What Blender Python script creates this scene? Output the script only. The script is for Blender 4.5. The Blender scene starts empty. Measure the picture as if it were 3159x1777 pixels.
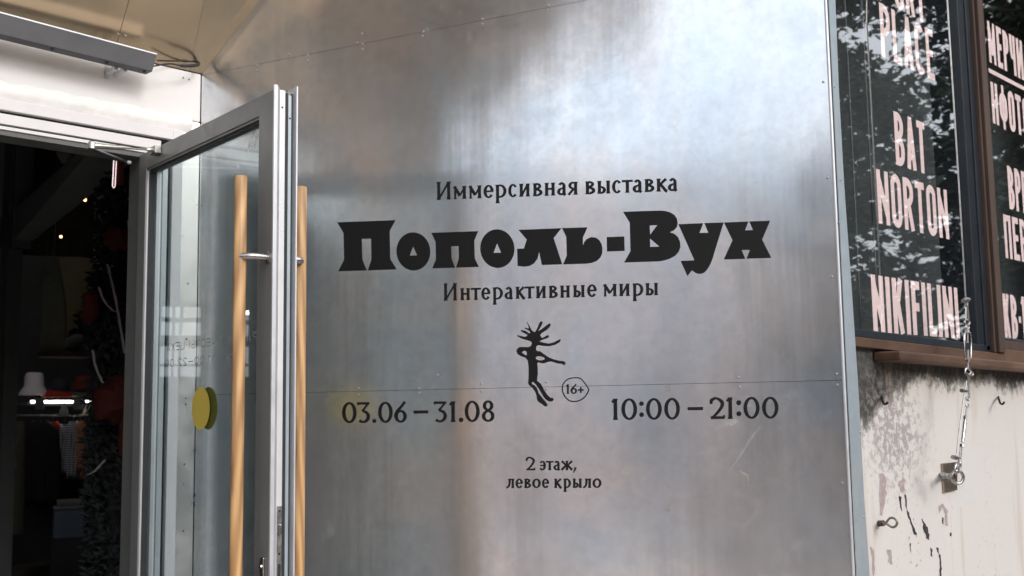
import bpy, bmesh, math, random
from math import sin, cos, pi, radians, tan, atan2
from mathutils import Vector, Matrix
from mathutils.geometry import tessellate_polygon
random.seed(7)
SC = bpy.context.scene
COL = SC.collection

# ------------------------------------------------------------------ camera
EYE = Vector((0, 0, 1.6))
HEAD, PITCH, ROLL = radians(45.2), radians(6.27), radians(0.85)
FPX, CX, CY = 3297.0, 1579.5, 888.5
FW = Vector((cos(HEAD) * cos(PITCH), sin(HEAD) * cos(PITCH), sin(PITCH)))
_r0 = Vector((sin(HEAD), -cos(HEAD), 0)); _u0 = _r0.cross(FW)
RT = _r0 * cos(ROLL) - _u0 * sin(ROLL)
UP = _u0 * cos(ROLL) + _r0 * sin(ROLL)
cam_data = bpy.data.cameras.new('camera')
cam_data.sensor_width = 36.0
cam_data.lens = 36.0 * FPX / 3159.0
cam_data.clip_start = 0.05; cam_data.clip_end = 800
cam = bpy.data.objects.new('camera', cam_data); COL.objects.link(cam)
mw = Matrix.Identity(4)
for i in range(3):
    mw[i][0] = RT[i]; mw[i][1] = UP[i]; mw[i][2] = -FW[i]; mw[i][3] = EYE[i]
cam.matrix_world = mw
SC.camera = cam
cam_data.dof.use_dof = True
cam_data.dof.focus_distance = 2.75
cam_data.dof.aperture_fstop = 5.6

# ------------------------------------------------------------------ world, sun, exposure
SUN_EL, SUN_HEAD = 27.0, 262.0
world = bpy.data.worlds.new('World'); SC.world = world; world.use_nodes = True
wn, wl = world.node_tree.nodes, world.node_tree.links
for n in list(wn): wn.remove(n)
sky = wn.new('ShaderNodeTexSky'); sky.sky_type = 'NISHITA'; sky.sun_disc = False
sky.sun_elevation = radians(SUN_EL); sky.sun_rotation = radians(90 - SUN_HEAD)
sky.dust_density = 4.0; sky.air_density = 1.3; sky.ozone_density = 1.0
hsv = wn.new('ShaderNodeHueSaturation'); hsv.inputs['Saturation'].default_value = 0.7
bgn = wn.new('ShaderNodeBackground'); bgn.inputs['Strength'].default_value = 0.15
wo = wn.new('ShaderNodeOutputWorld')
cn = wn.new('ShaderNodeTexNoise'); cn.inputs['Scale'].default_value = 2.2; cn.inputs['Detail'].default_value = 5; cn.inputs['Roughness'].default_value = 0.5
ctc = wn.new('ShaderNodeTexCoord'); wl.new(ctc.outputs['Generated'], cn.inputs['Vector'])
crp = wn.new('ShaderNodeValToRGB'); crp.color_ramp.elements[0].position = 0.38; crp.color_ramp.elements[1].position = 0.66
crp.color_ramp.elements[0].color = (0.85, 0.88, 0.92, 1); crp.color_ramp.elements[1].color = (1.5, 1.47, 1.44, 1); wl.new(cn.outputs['Fac'], crp.inputs[0])
cmx = wn.new('ShaderNodeMix'); cmx.data_type = 'RGBA'; cmx.blend_type = 'MULTIPLY'; cmx.inputs[0].default_value = 1.0
ovc = wn.new('ShaderNodeMix'); ovc.data_type = 'RGBA'; ovc.inputs[0].default_value = 0.60; ovc.inputs[7].default_value = (7.0, 7.35, 7.95, 1)
wl.new(sky.outputs[0], hsv.inputs['Color']); wl.new(hsv.outputs[0], ovc.inputs[6]); wl.new(ovc.outputs[2], cmx.inputs[6]); wl.new(crp.outputs[0], cmx.inputs[7]); wl.new(cmx.outputs[2], bgn.inputs['Color']); wl.new(bgn.outputs[0], wo.inputs['Surface'])
sd = bpy.data.lights.new('sun', 'SUN'); sd.energy = 0.7; sd.angle = radians(14); sd.color = (1.0, 0.985, 0.98)
sun = bpy.data.objects.new('sun', sd); COL.objects.link(sun)
_sdir = -Vector((cos(radians(SUN_HEAD)) * cos(radians(SUN_EL)), sin(radians(SUN_HEAD)) * cos(radians(SUN_EL)), sin(radians(SUN_EL))))
sun.rotation_euler = _sdir.to_track_quat('-Z', 'Y').to_euler()
SC.view_settings.view_transform = 'Standard'; SC.view_settings.look = 'None'
SC.view_settings.gamma = 1.0; SC.view_settings.exposure = 0.55
SC.view_settings.use_curve_mapping = False
SC.cycles.max_bounces = 8; SC.cycles.transparent_max_bounces = 16

# ------------------------------------------------------------------ survey helpers (photo pixel -> point on a real plane)
def ray(px, py): return (FW * FPX + RT * (px - CX) - UP * (py - CY)).normalized()
def hit(px, py, p0, n):
    d = ray(px, py); return EYE + d * ((p0 - EYE).dot(n) / d.dot(n))
Y0, Y1 = 3.354, 1.45
def FP(px, py, y=Y0): return hit(px, py, Vector((0, y, 0)), Vector((0, 1, 0)))
def XZ(px, py, y=Y1):
    q = FP(px, py, y); return (q.x, q.z)
def AT(px, py, d):
    r = ray(px, py); return EYE + r * (d / math.hypot(r.x, r.y))
CORNER = Vector((1.809, Y0, 0)); MH = radians(-71.2)
MU = Vector((cos(MH), sin(MH), 0)); MN = Vector((-sin(MH), cos(MH), 0))
def ML(px, py):
    q = hit(px, py, CORNER, MN) - CORNER; return (q.dot(MU), q.z)
HINGE = Vector((1.5864, Y0, 0)); DH = radians(-94.637)
DU = Vector((cos(DH), sin(DH), 0)); DN = Vector((-sin(DH), cos(DH), 0))
def DL(px, py, off=0.0):
    q = hit(px, py, HINGE + DN * off, DN) - HINGE; return (q.dot(DU), q.z)

# ------------------------------------------------------------------ materials
MATS = {}
def new_mat(name):
    m = bpy.data.materials.new(name); m.use_nodes = True
    nt = m.node_tree
    for n in list(nt.nodes): nt.nodes.remove(n)
    out = nt.nodes.new('ShaderNodeOutputMaterial')
    return m, nt, out
def N(nt, t, **kw):
    n = nt.nodes.new(t)
    for k, v in kw.items():
        if k in n.inputs: n.inputs[k].default_value = v
        else: setattr(n, k, v)
    return n
def coords(nt, scale=(1, 1, 1), rot=(0, 0, 0)):
    tc = N(nt, 'ShaderNodeTexCoord'); mp = N(nt, 'ShaderNodeMapping')
    mp.inputs['Scale'].default_value = scale; mp.inputs['Rotation'].default_value = rot
    nt.links.new(tc.outputs['Object'], mp.inputs[0]); return mp.outputs[0]
def noise(nt, vec, scale, detail=4, rough=0.55, dist=0.0):
    n = N(nt, 'ShaderNodeTexNoise', Scale=scale, Detail=detail, Roughness=rough, Distortion=dist)
    nt.links.new(vec, n.inputs['Vector']); return n.outputs['Fac']
def ramp(nt, fac, stops):
    r = N(nt, 'ShaderNodeValToRGB'); e = r.color_ramp.elements
    while len(e) < len(stops): e.new(0.5)
    for i, (p, c) in enumerate(stops):
        e[i].position = p; e[i].color = (c, c, c, 1) if isinstance(c, (int, float)) else (*c, 1)
    nt.links.new(fac, r.inputs[0]); return r.outputs[0]
def mix(nt, fac, a, b, mode='MIX'):
    m = N(nt, 'ShaderNodeMix'); m.data_type = 'RGBA'; m.blend_type = mode
    for s, v in ((m.inputs[0], fac), (m.inputs[6], a), (m.inputs[7], b)):
        if hasattr(v, 'node'): nt.links.new(v, s)
        elif isinstance(v, (int, float)): s.default_value = v
        else: s.default_value = (*v, 1)
    return m.outputs[2]
def math_n(nt, op, a, b=0.0, clamp=False):
    m = N(nt, 'ShaderNodeMath'); m.operation = op; m.use_clamp = clamp
    for s, v in ((m.inputs[0], a), (m.inputs[1], b)):
        if hasattr(v, 'node'): nt.links.new(v, s)
        else: s.default_value = v
    return m.outputs[0]
def plain(name, col, rough=0.6, metal=0.0, var=0.12, scale=14.0, bump=0.0, bscale=60.0, stretch=(1, 1, 1), emit=None, coat=0.0, spec=0.5):
    if name in MATS: return MATS[name]
    m, nt, out = new_mat(name)
    p = N(nt, 'ShaderNodeBsdfPrincipled'); p.inputs['Metallic'].default_value = metal
    p.inputs['Specular IOR Level'].default_value = spec
    v = coords(nt, stretch)
    f = noise(nt, v, scale, 5, 0.6)
    lo = tuple(c * (1 - var) for c in col); hi = tuple(min(1, c * (1 + var)) for c in col)
    nt.links.new(ramp(nt, f, [(0.3, lo), (0.7, hi)]), p.inputs['Base Color'])
    nt.links.new(ramp(nt, noise(nt, v, scale * 2.3, 3), [(0.3, max(0.02, rough - 0.08)), (0.7, min(1, rough + 0.08))]), p.inputs['Roughness'])
    if bump:
        b = N(nt, 'ShaderNodeBump', Strength=bump, Distance=0.004)
        nt.links.new(noise(nt, v, bscale, 5, 0.6), b.inputs['Height']); nt.links.new(b.outputs[0], p.inputs['Normal'])
    if emit:
        p.inputs['Emission Color'].default_value = (*col, 1); p.inputs['Emission Strength'].default_value = emit
    if coat: p.inputs['Coat Weight'].default_value = coat
    nt.links.new(p.outputs[0], out.inputs[0]); MATS[name] = m; return m

def sheet_metal(name, base, warm, cool, rough, streak=1.0, dent=0.10, smear=1.0, metal=1.0, mottle=1.0):
    m, nt, out = new_mat(name)
    p = N(nt, 'ShaderNodeBsdfPrincipled'); p.inputs['Metallic'].default_value = metal
    v = coords(nt); vs = coords(nt, (1, 1, 0.16))
    big = noise(nt, v, 1.9, 3, 0.5, 0.4); mid = noise(nt, vs, 6.5, 5, 0.6, 0.3); fine = noise(nt, v, 26, 6, 0.7)
    c = mix(nt, ramp(nt, big, [(0.42, 0.0), (0.60, 1.0)]), cool, warm)
    c = mix(nt, ramp(nt, mid, [(0.35, 0.0), (0.75, 0.75 * streak)]), c, base)
    c = mix(nt, ramp(nt, fine, [(0.40, 0.0), (0.8, 0.42 * mottle)]), c, tuple(x * 0.58 for x in base))
    # dull oxide blotches
    blo = noise(nt, v, 4.2, 6, 0.62, 0.6)
    c = mix(nt, ramp(nt, blo, [(0.48, 0.0), (0.80, 0.45 * smear)]), c, tuple(x * 0.72 for x in cool))
    # fine scratches in three directions
    scr = None
    for ang, sc, th in ((0.9, 30, 0.70), (-0.5, 38, 0.715), (1.45, 26, 0.72)):
        q = coords(nt, (1.0, 1.0, 1.0), (0, ang, 0))
        mp = N(nt, 'ShaderNodeMapping'); mp.inputs['Scale'].default_value = (0.09, 1, 1.6); nt.links.new(q, mp.inputs[0])
        s = ramp(nt, noise(nt, mp.outputs[0], sc, 2, 0.5), [(th, 0.0), (th + 0.03, 1.0)])
        gate = ramp(nt, noise(nt, v, 3.3 + sc * 0.02, 3, 0.6), [(0.50, 0.0), (0.66, 0.8)])
        s = math_n(nt, 'MULTIPLY', s, gate)
        scr = s if scr is None else math_n(nt, 'MAXIMUM', scr, s)
    c = mix(nt, math_n(nt, 'MULTIPLY', scr, 0.2), c, tuple(min(1, x * 1.45) for x in base))
    # dust specks
    vor = N(nt, 'ShaderNodeTexVoronoi', Scale=34.0); nt.links.new(v, vor.inputs['Vector'])
    sp = ramp(nt, vor.outputs['Distance'], [(0.035, 1.0), (0.07, 0.0)])
    sp = math_n(nt, 'MULTIPLY', sp, ramp(nt, noise(nt, v, 7.0, 2), [(0.55, 0.0), (0.6, 1.0)]))
    c = mix(nt, math_n(nt, 'MULTIPLY', sp, 0.6), c, (0.85, 0.86, 0.86))
    nt.links.new(c, p.inputs['Base Color'])
    r = math_n(nt, 'MULTIPLY_ADD', fine, 0.14)
    rr = ramp(nt, blo, [(0.35, rough - 0.02 * mottle), (0.7, rough + 0.05 * mottle)])
    r = math_n(nt, 'ADD', rr, math_n(nt, 'MULTIPLY', fine, 0.04 * mottle))
    nt.links.new(r, p.inputs['Roughness'])
    dull = math_n(nt, 'MAXIMUM', math_n(nt, 'MULTIPLY', scr, 0.45), ramp(nt, noise(nt, v, 15, 7, 0.75, 0.8), [(0.56, 0.0), (0.74, 0.55)]))
    dull = math_n(nt, 'MULTIPLY', dull, ramp(nt, noise(nt, v, 2.4, 4, 0.6), [(0.42, 0.15), (0.62, 1.0)]))
    nt.links.new(math_n(nt, 'SUBTRACT', metal, math_n(nt, 'MULTIPLY', dull, 0.75 * smear)), p.inputs['Metallic'])
    b0 = N(nt, 'ShaderNodeBump', Strength=0.35 * dent, Distance=0.03)
    nt.links.new(noise(nt, coords(nt, (1, 1, 0.07)), 9, 3, 0.5), b0.inputs['Height'])
    b1 = N(nt, 'ShaderNodeBump', Strength=dent, Distance=0.12); nt.links.new(b0.outputs[0], b1.inputs['Normal'])
    nt.links.new(noise(nt, coords(nt, (1, 1, 0.55)), 2.2, 2, 0.4), b1.inputs['Height'])
    b2 = N(nt, 'ShaderNodeBump', Strength=0.02, Distance=0.002)
    nt.links.new(noise(nt, v, 90, 3), b2.inputs['Height']); nt.links.new(b1.outputs[0], b2.inputs['Normal'])
    nt.links.new(b2.outputs[0], p.inputs['Normal'])
    nt.links.new(p.outputs[0], out.inputs[0]); MATS[name] = m; return m

def arch_glass(name, ior, tint, extra=0.0):
    m, nt, out = new_mat(name)
    tr = N(nt, 'ShaderNodeBsdfTransparent'); tr.inputs[0].default_value = (*tint, 1)
    gl = N(nt, 'ShaderNodeBsdfGlossy'); gl.inputs['Roughness'].default_value = 0.0; gl.inputs['Color'].default_value = (1, 1, 1, 1)
    b = N(nt, 'ShaderNodeBump', Strength=0.02, Distance=0.05); nt.links.new(noise(nt, coords(nt), 2.0, 1), b.inputs['Height'])
    nt.links.new(b.outputs[0], gl.inputs['Normal'])
    ge = N(nt, 'ShaderNodeNewGeometry'); dt = N(nt, 'ShaderNodeVectorMath'); dt.operation = 'DOT_PRODUCT'
    nt.links.new(ge.outputs['Normal'], dt.inputs[0]); nt.links.new(ge.outputs['Incoming'], dt.inputs[1])
    cs = math_n(nt, 'ABSOLUTE', dt.outputs['Value']); f0 = ((ior - 1) / (ior + 1)) ** 2
    sch = math_n(nt, 'POWER', math_n(nt, 'SUBTRACT', 1.0, cs, True), 5.0)
    f = math_n(nt, 'ADD', math_n(nt, 'MULTIPLY', sch, 1 - f0), f0 + extra, True)
    # only the face towards the viewer of each thin pane mirrors
    f = math_n(nt, 'MULTIPLY', f, math_n(nt, 'SUBTRACT', 1.0, ge.outputs['Backfacing']))
    if name == 'window_glass':
        gl.inputs['Color'].default_value = (1, 1, 1, 1); blk = N(nt, 'ShaderNodeBsdfTransparent'); blk.inputs[0].default_value = (0, 0, 0, 1)
        mg = N(nt, 'ShaderNodeMixShader'); nt.links.new(f, mg.inputs[0]); nt.links.new(blk.outputs[0], mg.inputs[1]); nt.links.new(gl.outputs[0], mg.inputs[2])
        ad = N(nt, 'ShaderNodeAddShader'); nt.links.new(tr.outputs[0], ad.inputs[0]); nt.links.new(mg.outputs[0], ad.inputs[1])
        nt.links.new(ad.outputs[0], out.inputs[0]); MATS[name] = m; return m
    mx = N(nt, 'ShaderNodeMixShader'); nt.links.new(f, mx.inputs[0]); nt.links.new(tr.outputs[0], mx.inputs[1]); nt.links.new(gl.outputs[0], mx.inputs[2])
    nt.links.new(mx.outputs[0], out.inputs[0]); MATS[name] = m; return m

ALU = sheet_metal('aluminium_sheet', (0.82, 0.82, 0.83), (0.88, 0.82, 0.80), (0.69, 0.76, 0.83), 0.175, smear=0.6, metal=0.90)
BRASSY = sheet_metal('soffit_sheet', (0.88, 0.73, 0.54), (0.90, 0.71, 0.50), (0.80, 0.66, 0.49), 0.21, dent=0.05, smear=0.0, mottle=0.25)
ZINC = sheet_metal('zinc_strip', (0.46, 0.53, 0.59), (0.48, 0.54, 0.58), (0.40, 0.50, 0.58), 0.38, dent=0.03, metal=0.45, mottle=0.6)
WHITE = plain('white_paint', (0.735, 0.73, 0.745), 0.5, var=0.04, scale=5, bump=0.25, bscale=18)
CAULK = plain('white_caulk', (0.79, 0.785, 0.79), 0.5, var=0.05, scale=20, bump=0.8, bscale=30)
FRAMEW = plain('pale_frame_aluminium', (0.66, 0.655, 0.68), 0.38, 0.0, var=0.04, scale=6)
STILE = plain('grey_door_aluminium', (0.235, 0.245, 0.25), 0.42, 0.35, var=0.05, scale=8, bump=0.05, bscale=200)
ENDW = plain('anodised_white_edge', (0.66, 0.67, 0.70), 0.35, 0.3, var=0.05, scale=7)
ALUB = plain('bright_profile', (0.62, 0.64, 0.68), 0.4, 0.5, var=0.05, scale=9)
BLUEG = plain('blue_grey_profile', (0.40, 0.47, 0.52), 0.35, 0.4, var=0.05, scale=9)
RUBBER = plain('black_rubber', (0.018, 0.02, 0.024), 0.6, var=0.2)
STEEL = plain('brushed_steel', (0.42, 0.415, 0.41), 0.28, 1.0, var=0.12, scale=60, stretch=(1, 1, 1))
STEELW = plain('weathered_steel', (0.42, 0.42, 0.41), 0.35, 1.0, var=0.25, scale=50)
INK = plain('black_vinyl', (0.007, 0.0071, 0.0076), 0.6, var=0.08, scale=3, spec=0.3)
PINK = plain('pale_pink_vinyl', (0.64, 0.50, 0.495), 0.5, var=0.03, scale=5)
YELL = plain('yellow_vinyl', (0.56, 0.44, 0.08), 0.6, var=0.05, scale=3)
FROST = plain('etched_grey_vinyl', (0.20, 0.26, 0.26), 0.6, var=0.05, scale=3)
MIRLET = plain('mirrored_letter_grey', (0.80, 0.84, 0.86), 0.6, var=0.05, scale=3)
LAMPG = plain('lamp_housing_paint', (0.05, 0.053, 0.06), 0.5, 0.0, var=0.04, scale=8)
GLASS = arch_glass('door_glass', 1.75, (0.80, 0.85, 0.86))
WGLASS = arch_glass('window_glass', 2.5, (0.95, 0.96, 0.96), 0.08)
FARGLASS = plain('dark_far_glass', (0.03, 0.035, 0.04), 0.12, var=0.2, scale=2)

def wood_mat(name, c1, c2, dark, stretch=(1, 1, 0.05), scale=38):
    m, nt, out = new_mat(name); p = N(nt, 'ShaderNodeBsdfPrincipled')
    v = coords(nt, stretch)
    w = N(nt, 'ShaderNodeTexWave', Scale=scale * 0.55, Distortion=5.0, Detail=3.0); w.inputs['Detail Scale'].default_value = 0.8
    w.wave_type = 'RINGS'; nt.links.new(coords(nt, (1, 1, 0.07)), w.inputs['Vector'])
    c = mix(nt, w.outputs['Fac'], c1, c2)
    c = mix(nt, ramp(nt, noise(nt, v, scale * 2.2, 5, 0.6), [(0.45, 0.0), (0.8, 0.6)]), c, tuple(x * 0.7 for x in c2))
    st = ramp(nt, noise(nt, coords(nt, (1, 1, 0.10)), 17, 4, 0.6, 1.2), [(0.60, 0.0), (0.68, 0.55)])
    c = mix(nt, st, c, dark)
    nt.links.new(c, p.inputs['Base Color']); p.inputs['Roughness'].default_value = 0.42
    p.inputs['Coat Weight'].default_value = 0.25; p.inputs['Coat Roughness'].default_value = 0.3
    b = N(nt, 'ShaderNodeBump', Strength=0.15, Distance=0.002); nt.links.new(w.outputs['Fac'], b.inputs['Height']); nt.links.new(b.outputs[0], p.inputs['Normal'])
    nt.links.new(p.outputs[0], out.inputs[0]); MATS[name] = m; return m
OAK = wood_mat('handle_oak', (0.60, 0.37, 0.17), (0.37, 0.20, 0.085), (0.10, 0.05, 0.028))
SILLW = plain('brown_sill_paint', (0.115, 0.068, 0.048), 0.55, var=0.5, scale=5, bump=0.3, bscale=40, stretch=(0.4, 1, 1), spec=0.2)
FRAMEB = plain('dark_brown_frame', (0.07, 0.046, 0.036), 0.5, var=0.35, scale=9, stretch=(1, 1, 0.15), spec=0.2)
FRAMEK = plain('black_window_frame', (0.012, 0.016, 0.022), 0.4, var=0.2, scale=9)

def plaster_mat():
    m, nt, out = new_mat('stained_plaster'); p = N(nt, 'ShaderNodeBsdfPrincipled'); p.inputs['Roughness'].default_value = 0.85
    v = coords(nt); vs = coords(nt, (1, 1, 0.22))
    sep = N(nt, 'ShaderNodeSeparateXYZ'); nt.links.new(v, sep.inputs[0])
    X, Z = sep.outputs['X'], sep.outputs['Z']
    c = mix(nt, ramp(nt, noise(nt, vs, 2.6, 4, 0.55), [(0.35, 0.0), (0.7, 1.0)]), (0.615, 0.59, 0.575), (0.59, 0.575, 0.555))
    c = mix(nt, ramp(nt, noise(nt, v, 1.1, 2), [(0.5, 0.0), (0.75, 0.6)]), c, (0.63, 0.54, 0.53))
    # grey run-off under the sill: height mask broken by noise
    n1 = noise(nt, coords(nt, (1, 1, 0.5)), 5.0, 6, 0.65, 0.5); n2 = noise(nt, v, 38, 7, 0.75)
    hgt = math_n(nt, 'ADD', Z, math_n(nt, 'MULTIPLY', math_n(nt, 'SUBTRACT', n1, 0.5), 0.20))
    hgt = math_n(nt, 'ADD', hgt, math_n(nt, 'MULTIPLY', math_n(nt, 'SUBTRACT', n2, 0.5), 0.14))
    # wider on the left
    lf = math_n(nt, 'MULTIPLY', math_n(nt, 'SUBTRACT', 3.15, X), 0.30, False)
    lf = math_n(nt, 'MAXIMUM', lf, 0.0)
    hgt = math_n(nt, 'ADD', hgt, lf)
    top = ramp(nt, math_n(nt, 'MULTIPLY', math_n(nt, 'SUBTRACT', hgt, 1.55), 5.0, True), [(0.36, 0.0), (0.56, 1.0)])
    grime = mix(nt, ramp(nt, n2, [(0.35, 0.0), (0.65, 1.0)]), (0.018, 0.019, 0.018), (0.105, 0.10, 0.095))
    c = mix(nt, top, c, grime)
    # flaked patch, grey-mauve peppering left of the anchor
    px = math_n(nt, 'SUBTRACT', X, 3.0); pz = math_n(nt, 'SUBTRACT', Z, 1.50)
    d = math_n(nt, 'SQRT', math_n(nt, 'ADD', math_n(nt, 'MULTIPLY', math_n(nt, 'MULTIPLY', px, px), 0.7), math_n(nt, 'MULTIPLY', pz, pz)))
    near = ramp(nt, d, [(0.05, 1.0), (0.26, 0.0)])
    pepper = ramp(nt, math_n(nt, 'ADD', n2, math_n(nt, 'MULTIPLY', near, 0.13)), [(0.57, 0.0), (0.64, 0.75)])
    pepper = math_n(nt, 'MULTIPLY', pepper, math_n(nt, 'ADD', near, 0.10, True))
    c = mix(nt, pepper, c, (0.26, 0.23, 0.235))
    n3 = noise(nt, v, 75, 4, 0.7)
    dots = math_n(nt, 'MULTIPLY', ramp(nt, n3, [(0.63, 0.0), (0.66, 0.8)]), ramp(nt, noise(nt, vs, 6.0, 3), [(0.48, 0.0), (0.62, 1.0)]))
    c = mix(nt, dots, c, (0.12, 0.11, 0.11))
    # rusty runs
    run = math_n(nt, 'MULTIPLY', ramp(nt, noise(nt, coords(nt, (1, 1, 0.08)), 19, 3, 0.5), [(0.6, 0.0), (0.72, 0.45)]), ramp(nt, Z, [(0.0, 0.0), (1.0, 1.0)]))
    c = mix(nt, math_n(nt, 'MULTIPLY', run, 0.6), c, (0.40, 0.30, 0.22))
    nt.links.new(c, p.inputs['Base Color'])
    b = N(nt, 'ShaderNodeBump', Strength=0.5, Distance=0.006)
    nt.links.new(math_n(nt, 'ADD', math_n(nt, 'MULTIPLY', n2, 0.5), math_n(nt, 'SUBTRACT', n1, math_n(nt, 'MULTIPLY', pepper, 0.3))), b.inputs['Height'])
    nt.links.new(b.outputs[0], p.inputs['Normal']); nt.links.new(p.outputs[0], out.inputs[0]); return m
PLASTER = plaster_mat()

# ------------------------------------------------------------------ object helpers
def props(o, label=None, cat=None, group=None, kind=None):
    if label: o['label'] = label
    if cat: o['category'] = cat
    if group: o['group'] = group
    if kind: o['kind'] = kind
    return o
def thing(name, label, cat, loc=(0, 0, 0), rz=0.0, group=None):
    o = bpy.data.objects.new(name, None); COL.objects.link(o); o.location = loc; o.rotation_euler = (0, 0, rz)
    o.empty_display_size = 0.1
    return props(o, label, cat, group)
class MB:
    def __init__(s): s.v = []; s.f = []
    def add(s, vs, fs):
        b = len(s.v); s.v += [tuple(x) for x in vs]; s.f += [tuple(i + b for i in f) for f in fs]; return s
    def box(s, x0, x1, y0, y1, z0, z1):
        vs = [(x, y, z) for x in (x0, x1) for y in (y0, y1) for z in (z0, z1)]
        return s.add(vs, [(0, 1, 3, 2), (4, 6, 7, 5), (0, 4, 5, 1), (2, 3, 7, 6), (0, 2, 6, 4), (1, 5, 7, 3)])
    def prism(s, poly, a, b, axes='xz'):
        # polygon in the plane given by axes, extruded on the third axis from a to b
        n = len(poly)
        def P(u, w, d): return (u, d, w) if axes == 'xz' else ((u, w, d) if axes == 'xy' else (d, u, w))
        vs = [P(u, w, a) for u, w in poly] + [P(u, w, b) for u, w in poly]
        tris = tessellate_polygon([[Vector((u, w, 0)) for u, w in poly]])
        fs = [tuple(t) for t in tris] + [tuple(i + n for i in reversed(t)) for t in tris]
        fs += [(i, (i + 1) % n, (i + 1) % n + n, i + n) for i in range(n)]
        return s.add(vs, fs)
    def tube(s, pts, r, seg=10, caps=True):
        pts = [Vector(p) for p in pts]; n = len(pts); rs = r if isinstance(r, (list, tuple)) else [r] * n
        T = []
        for i in range(n):
            t = (pts[min(i + 1, n - 1)] - pts[max(i - 1, 0)]); T.append(t.normalized() if t.length > 1e-9 else Vector((0, 0, 1)))
        a = Vector((0, 0, 1)) if abs(T[0].z) < 0.9 else Vector((1, 0, 0))
        u = T[0].cross(a).normalized(); vs = []
        for i in range(n):
            u = (u - T[i] * u.dot(T[i])).normalized(); w = T[i].cross(u)
            for k in range(seg):
                q = 2 * pi * k / seg; vs.append(pts[i] + (u * cos(q) + w * sin(q)) * rs[i])
        fs = [(i * seg + k, i * seg + (k + 1) % seg, (i + 1) * seg + (k + 1) % seg, (i + 1) * seg + k) for i in range(n - 1) for k in range(seg)]
        if caps: fs += [tuple(reversed(range(seg))), tuple((n - 1) * seg + k for k in range(seg))]
        return s.add(vs, fs)
    def torus(s, c, nrm, R, r, seg=24, sec=8):
        c = Vector(c); n = Vector(nrm).normalized(); a = Vector((0, 0, 1)) if abs(n.z) < 0.9 else Vector((1, 0, 0))
        u = n.cross(a).normalized(); w = n.cross(u); vs = []
        for i in range(seg):
            t = 2 * pi * i / seg; d = u * cos(t) + w * sin(t)
            for k in range(sec):
                q = 2 * pi * k / sec; vs.append(c + d * (R + r * cos(q)) + n * r * sin(q))
        fs = [(i * sec + k, ((i + 1) % seg) * sec + k, ((i + 1) % seg) * sec + (k + 1) % sec, i * sec + (k + 1) % sec) for i in range(seg) for k in range(sec)]
        return s.add(vs, fs)
    def lathe(s, c, prof, seg=20, axis=(0, 0, 1)):
        c = Vector(c); n = Vector(axis).normalized(); a = Vector((1, 0, 0)) if abs(n.x) < 0.9 else Vector((0, 1, 0))
        u = n.cross(a).normalized(); w = n.cross(u); vs = []
        for r, h in prof:
            for k in range(seg):
                q = 2 * pi * k / seg; vs.append(c + n * h + (u * cos(q) + w * sin(q)) * r)
        m = len(prof)
        fs = [(i * seg + k, i * seg + (k + 1) % seg, (i + 1) * seg + (k + 1) % seg, (i + 1) * seg + k) for i in range(m - 1) for k in range(seg)]
        fs += [tuple(reversed(range(seg))), tuple((m - 1) * seg + k for k in range(seg))]
        return s.add(vs, fs)
    def build(s, name, mat, parent=None, label=None, smooth=False, bevel=0.0, kind=None, cat=None, group=None, mesh_only=False):
        me = bpy.data.meshes.new(name); me.from_pydata(s.v, [], s.f); me.update()
        bm = bmesh.new(); bm.from_mesh(me); bmesh.ops.recalc_face_normals(bm, faces=bm.faces)
        bm.to_mesh(me); bm.free()
        if smooth:
            for p in me.polygons: p.use_smooth = True
        me.materials.append(mat)
        if mesh_only: return me
        o = bpy.data.objects.new(name, me); COL.objects.link(o); o.parent = parent
        if bevel:
            b = o.modifiers.new('bevel', 'BEVEL'); b.width = bevel; b.segments = 2; b.limit_method = 'ANGLE'; b.angle_limit = radians(40)
        if smooth and not bevel:
            e = o.modifiers.new('edge_split', 'EDGE_SPLIT'); e.split_angle = radians(45)
        return props(o, label, cat, group, kind)
def place_mesh(name, me, parent, loc=(0, 0, 0), rot=(0, 0, 0), scl=(1, 1, 1)):
    o = bpy.data.objects.new(name, me); COL.objects.link(o); o.parent = parent
    o.location = loc; o.rotation_euler = rot; o.scale = scl; return o

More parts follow.
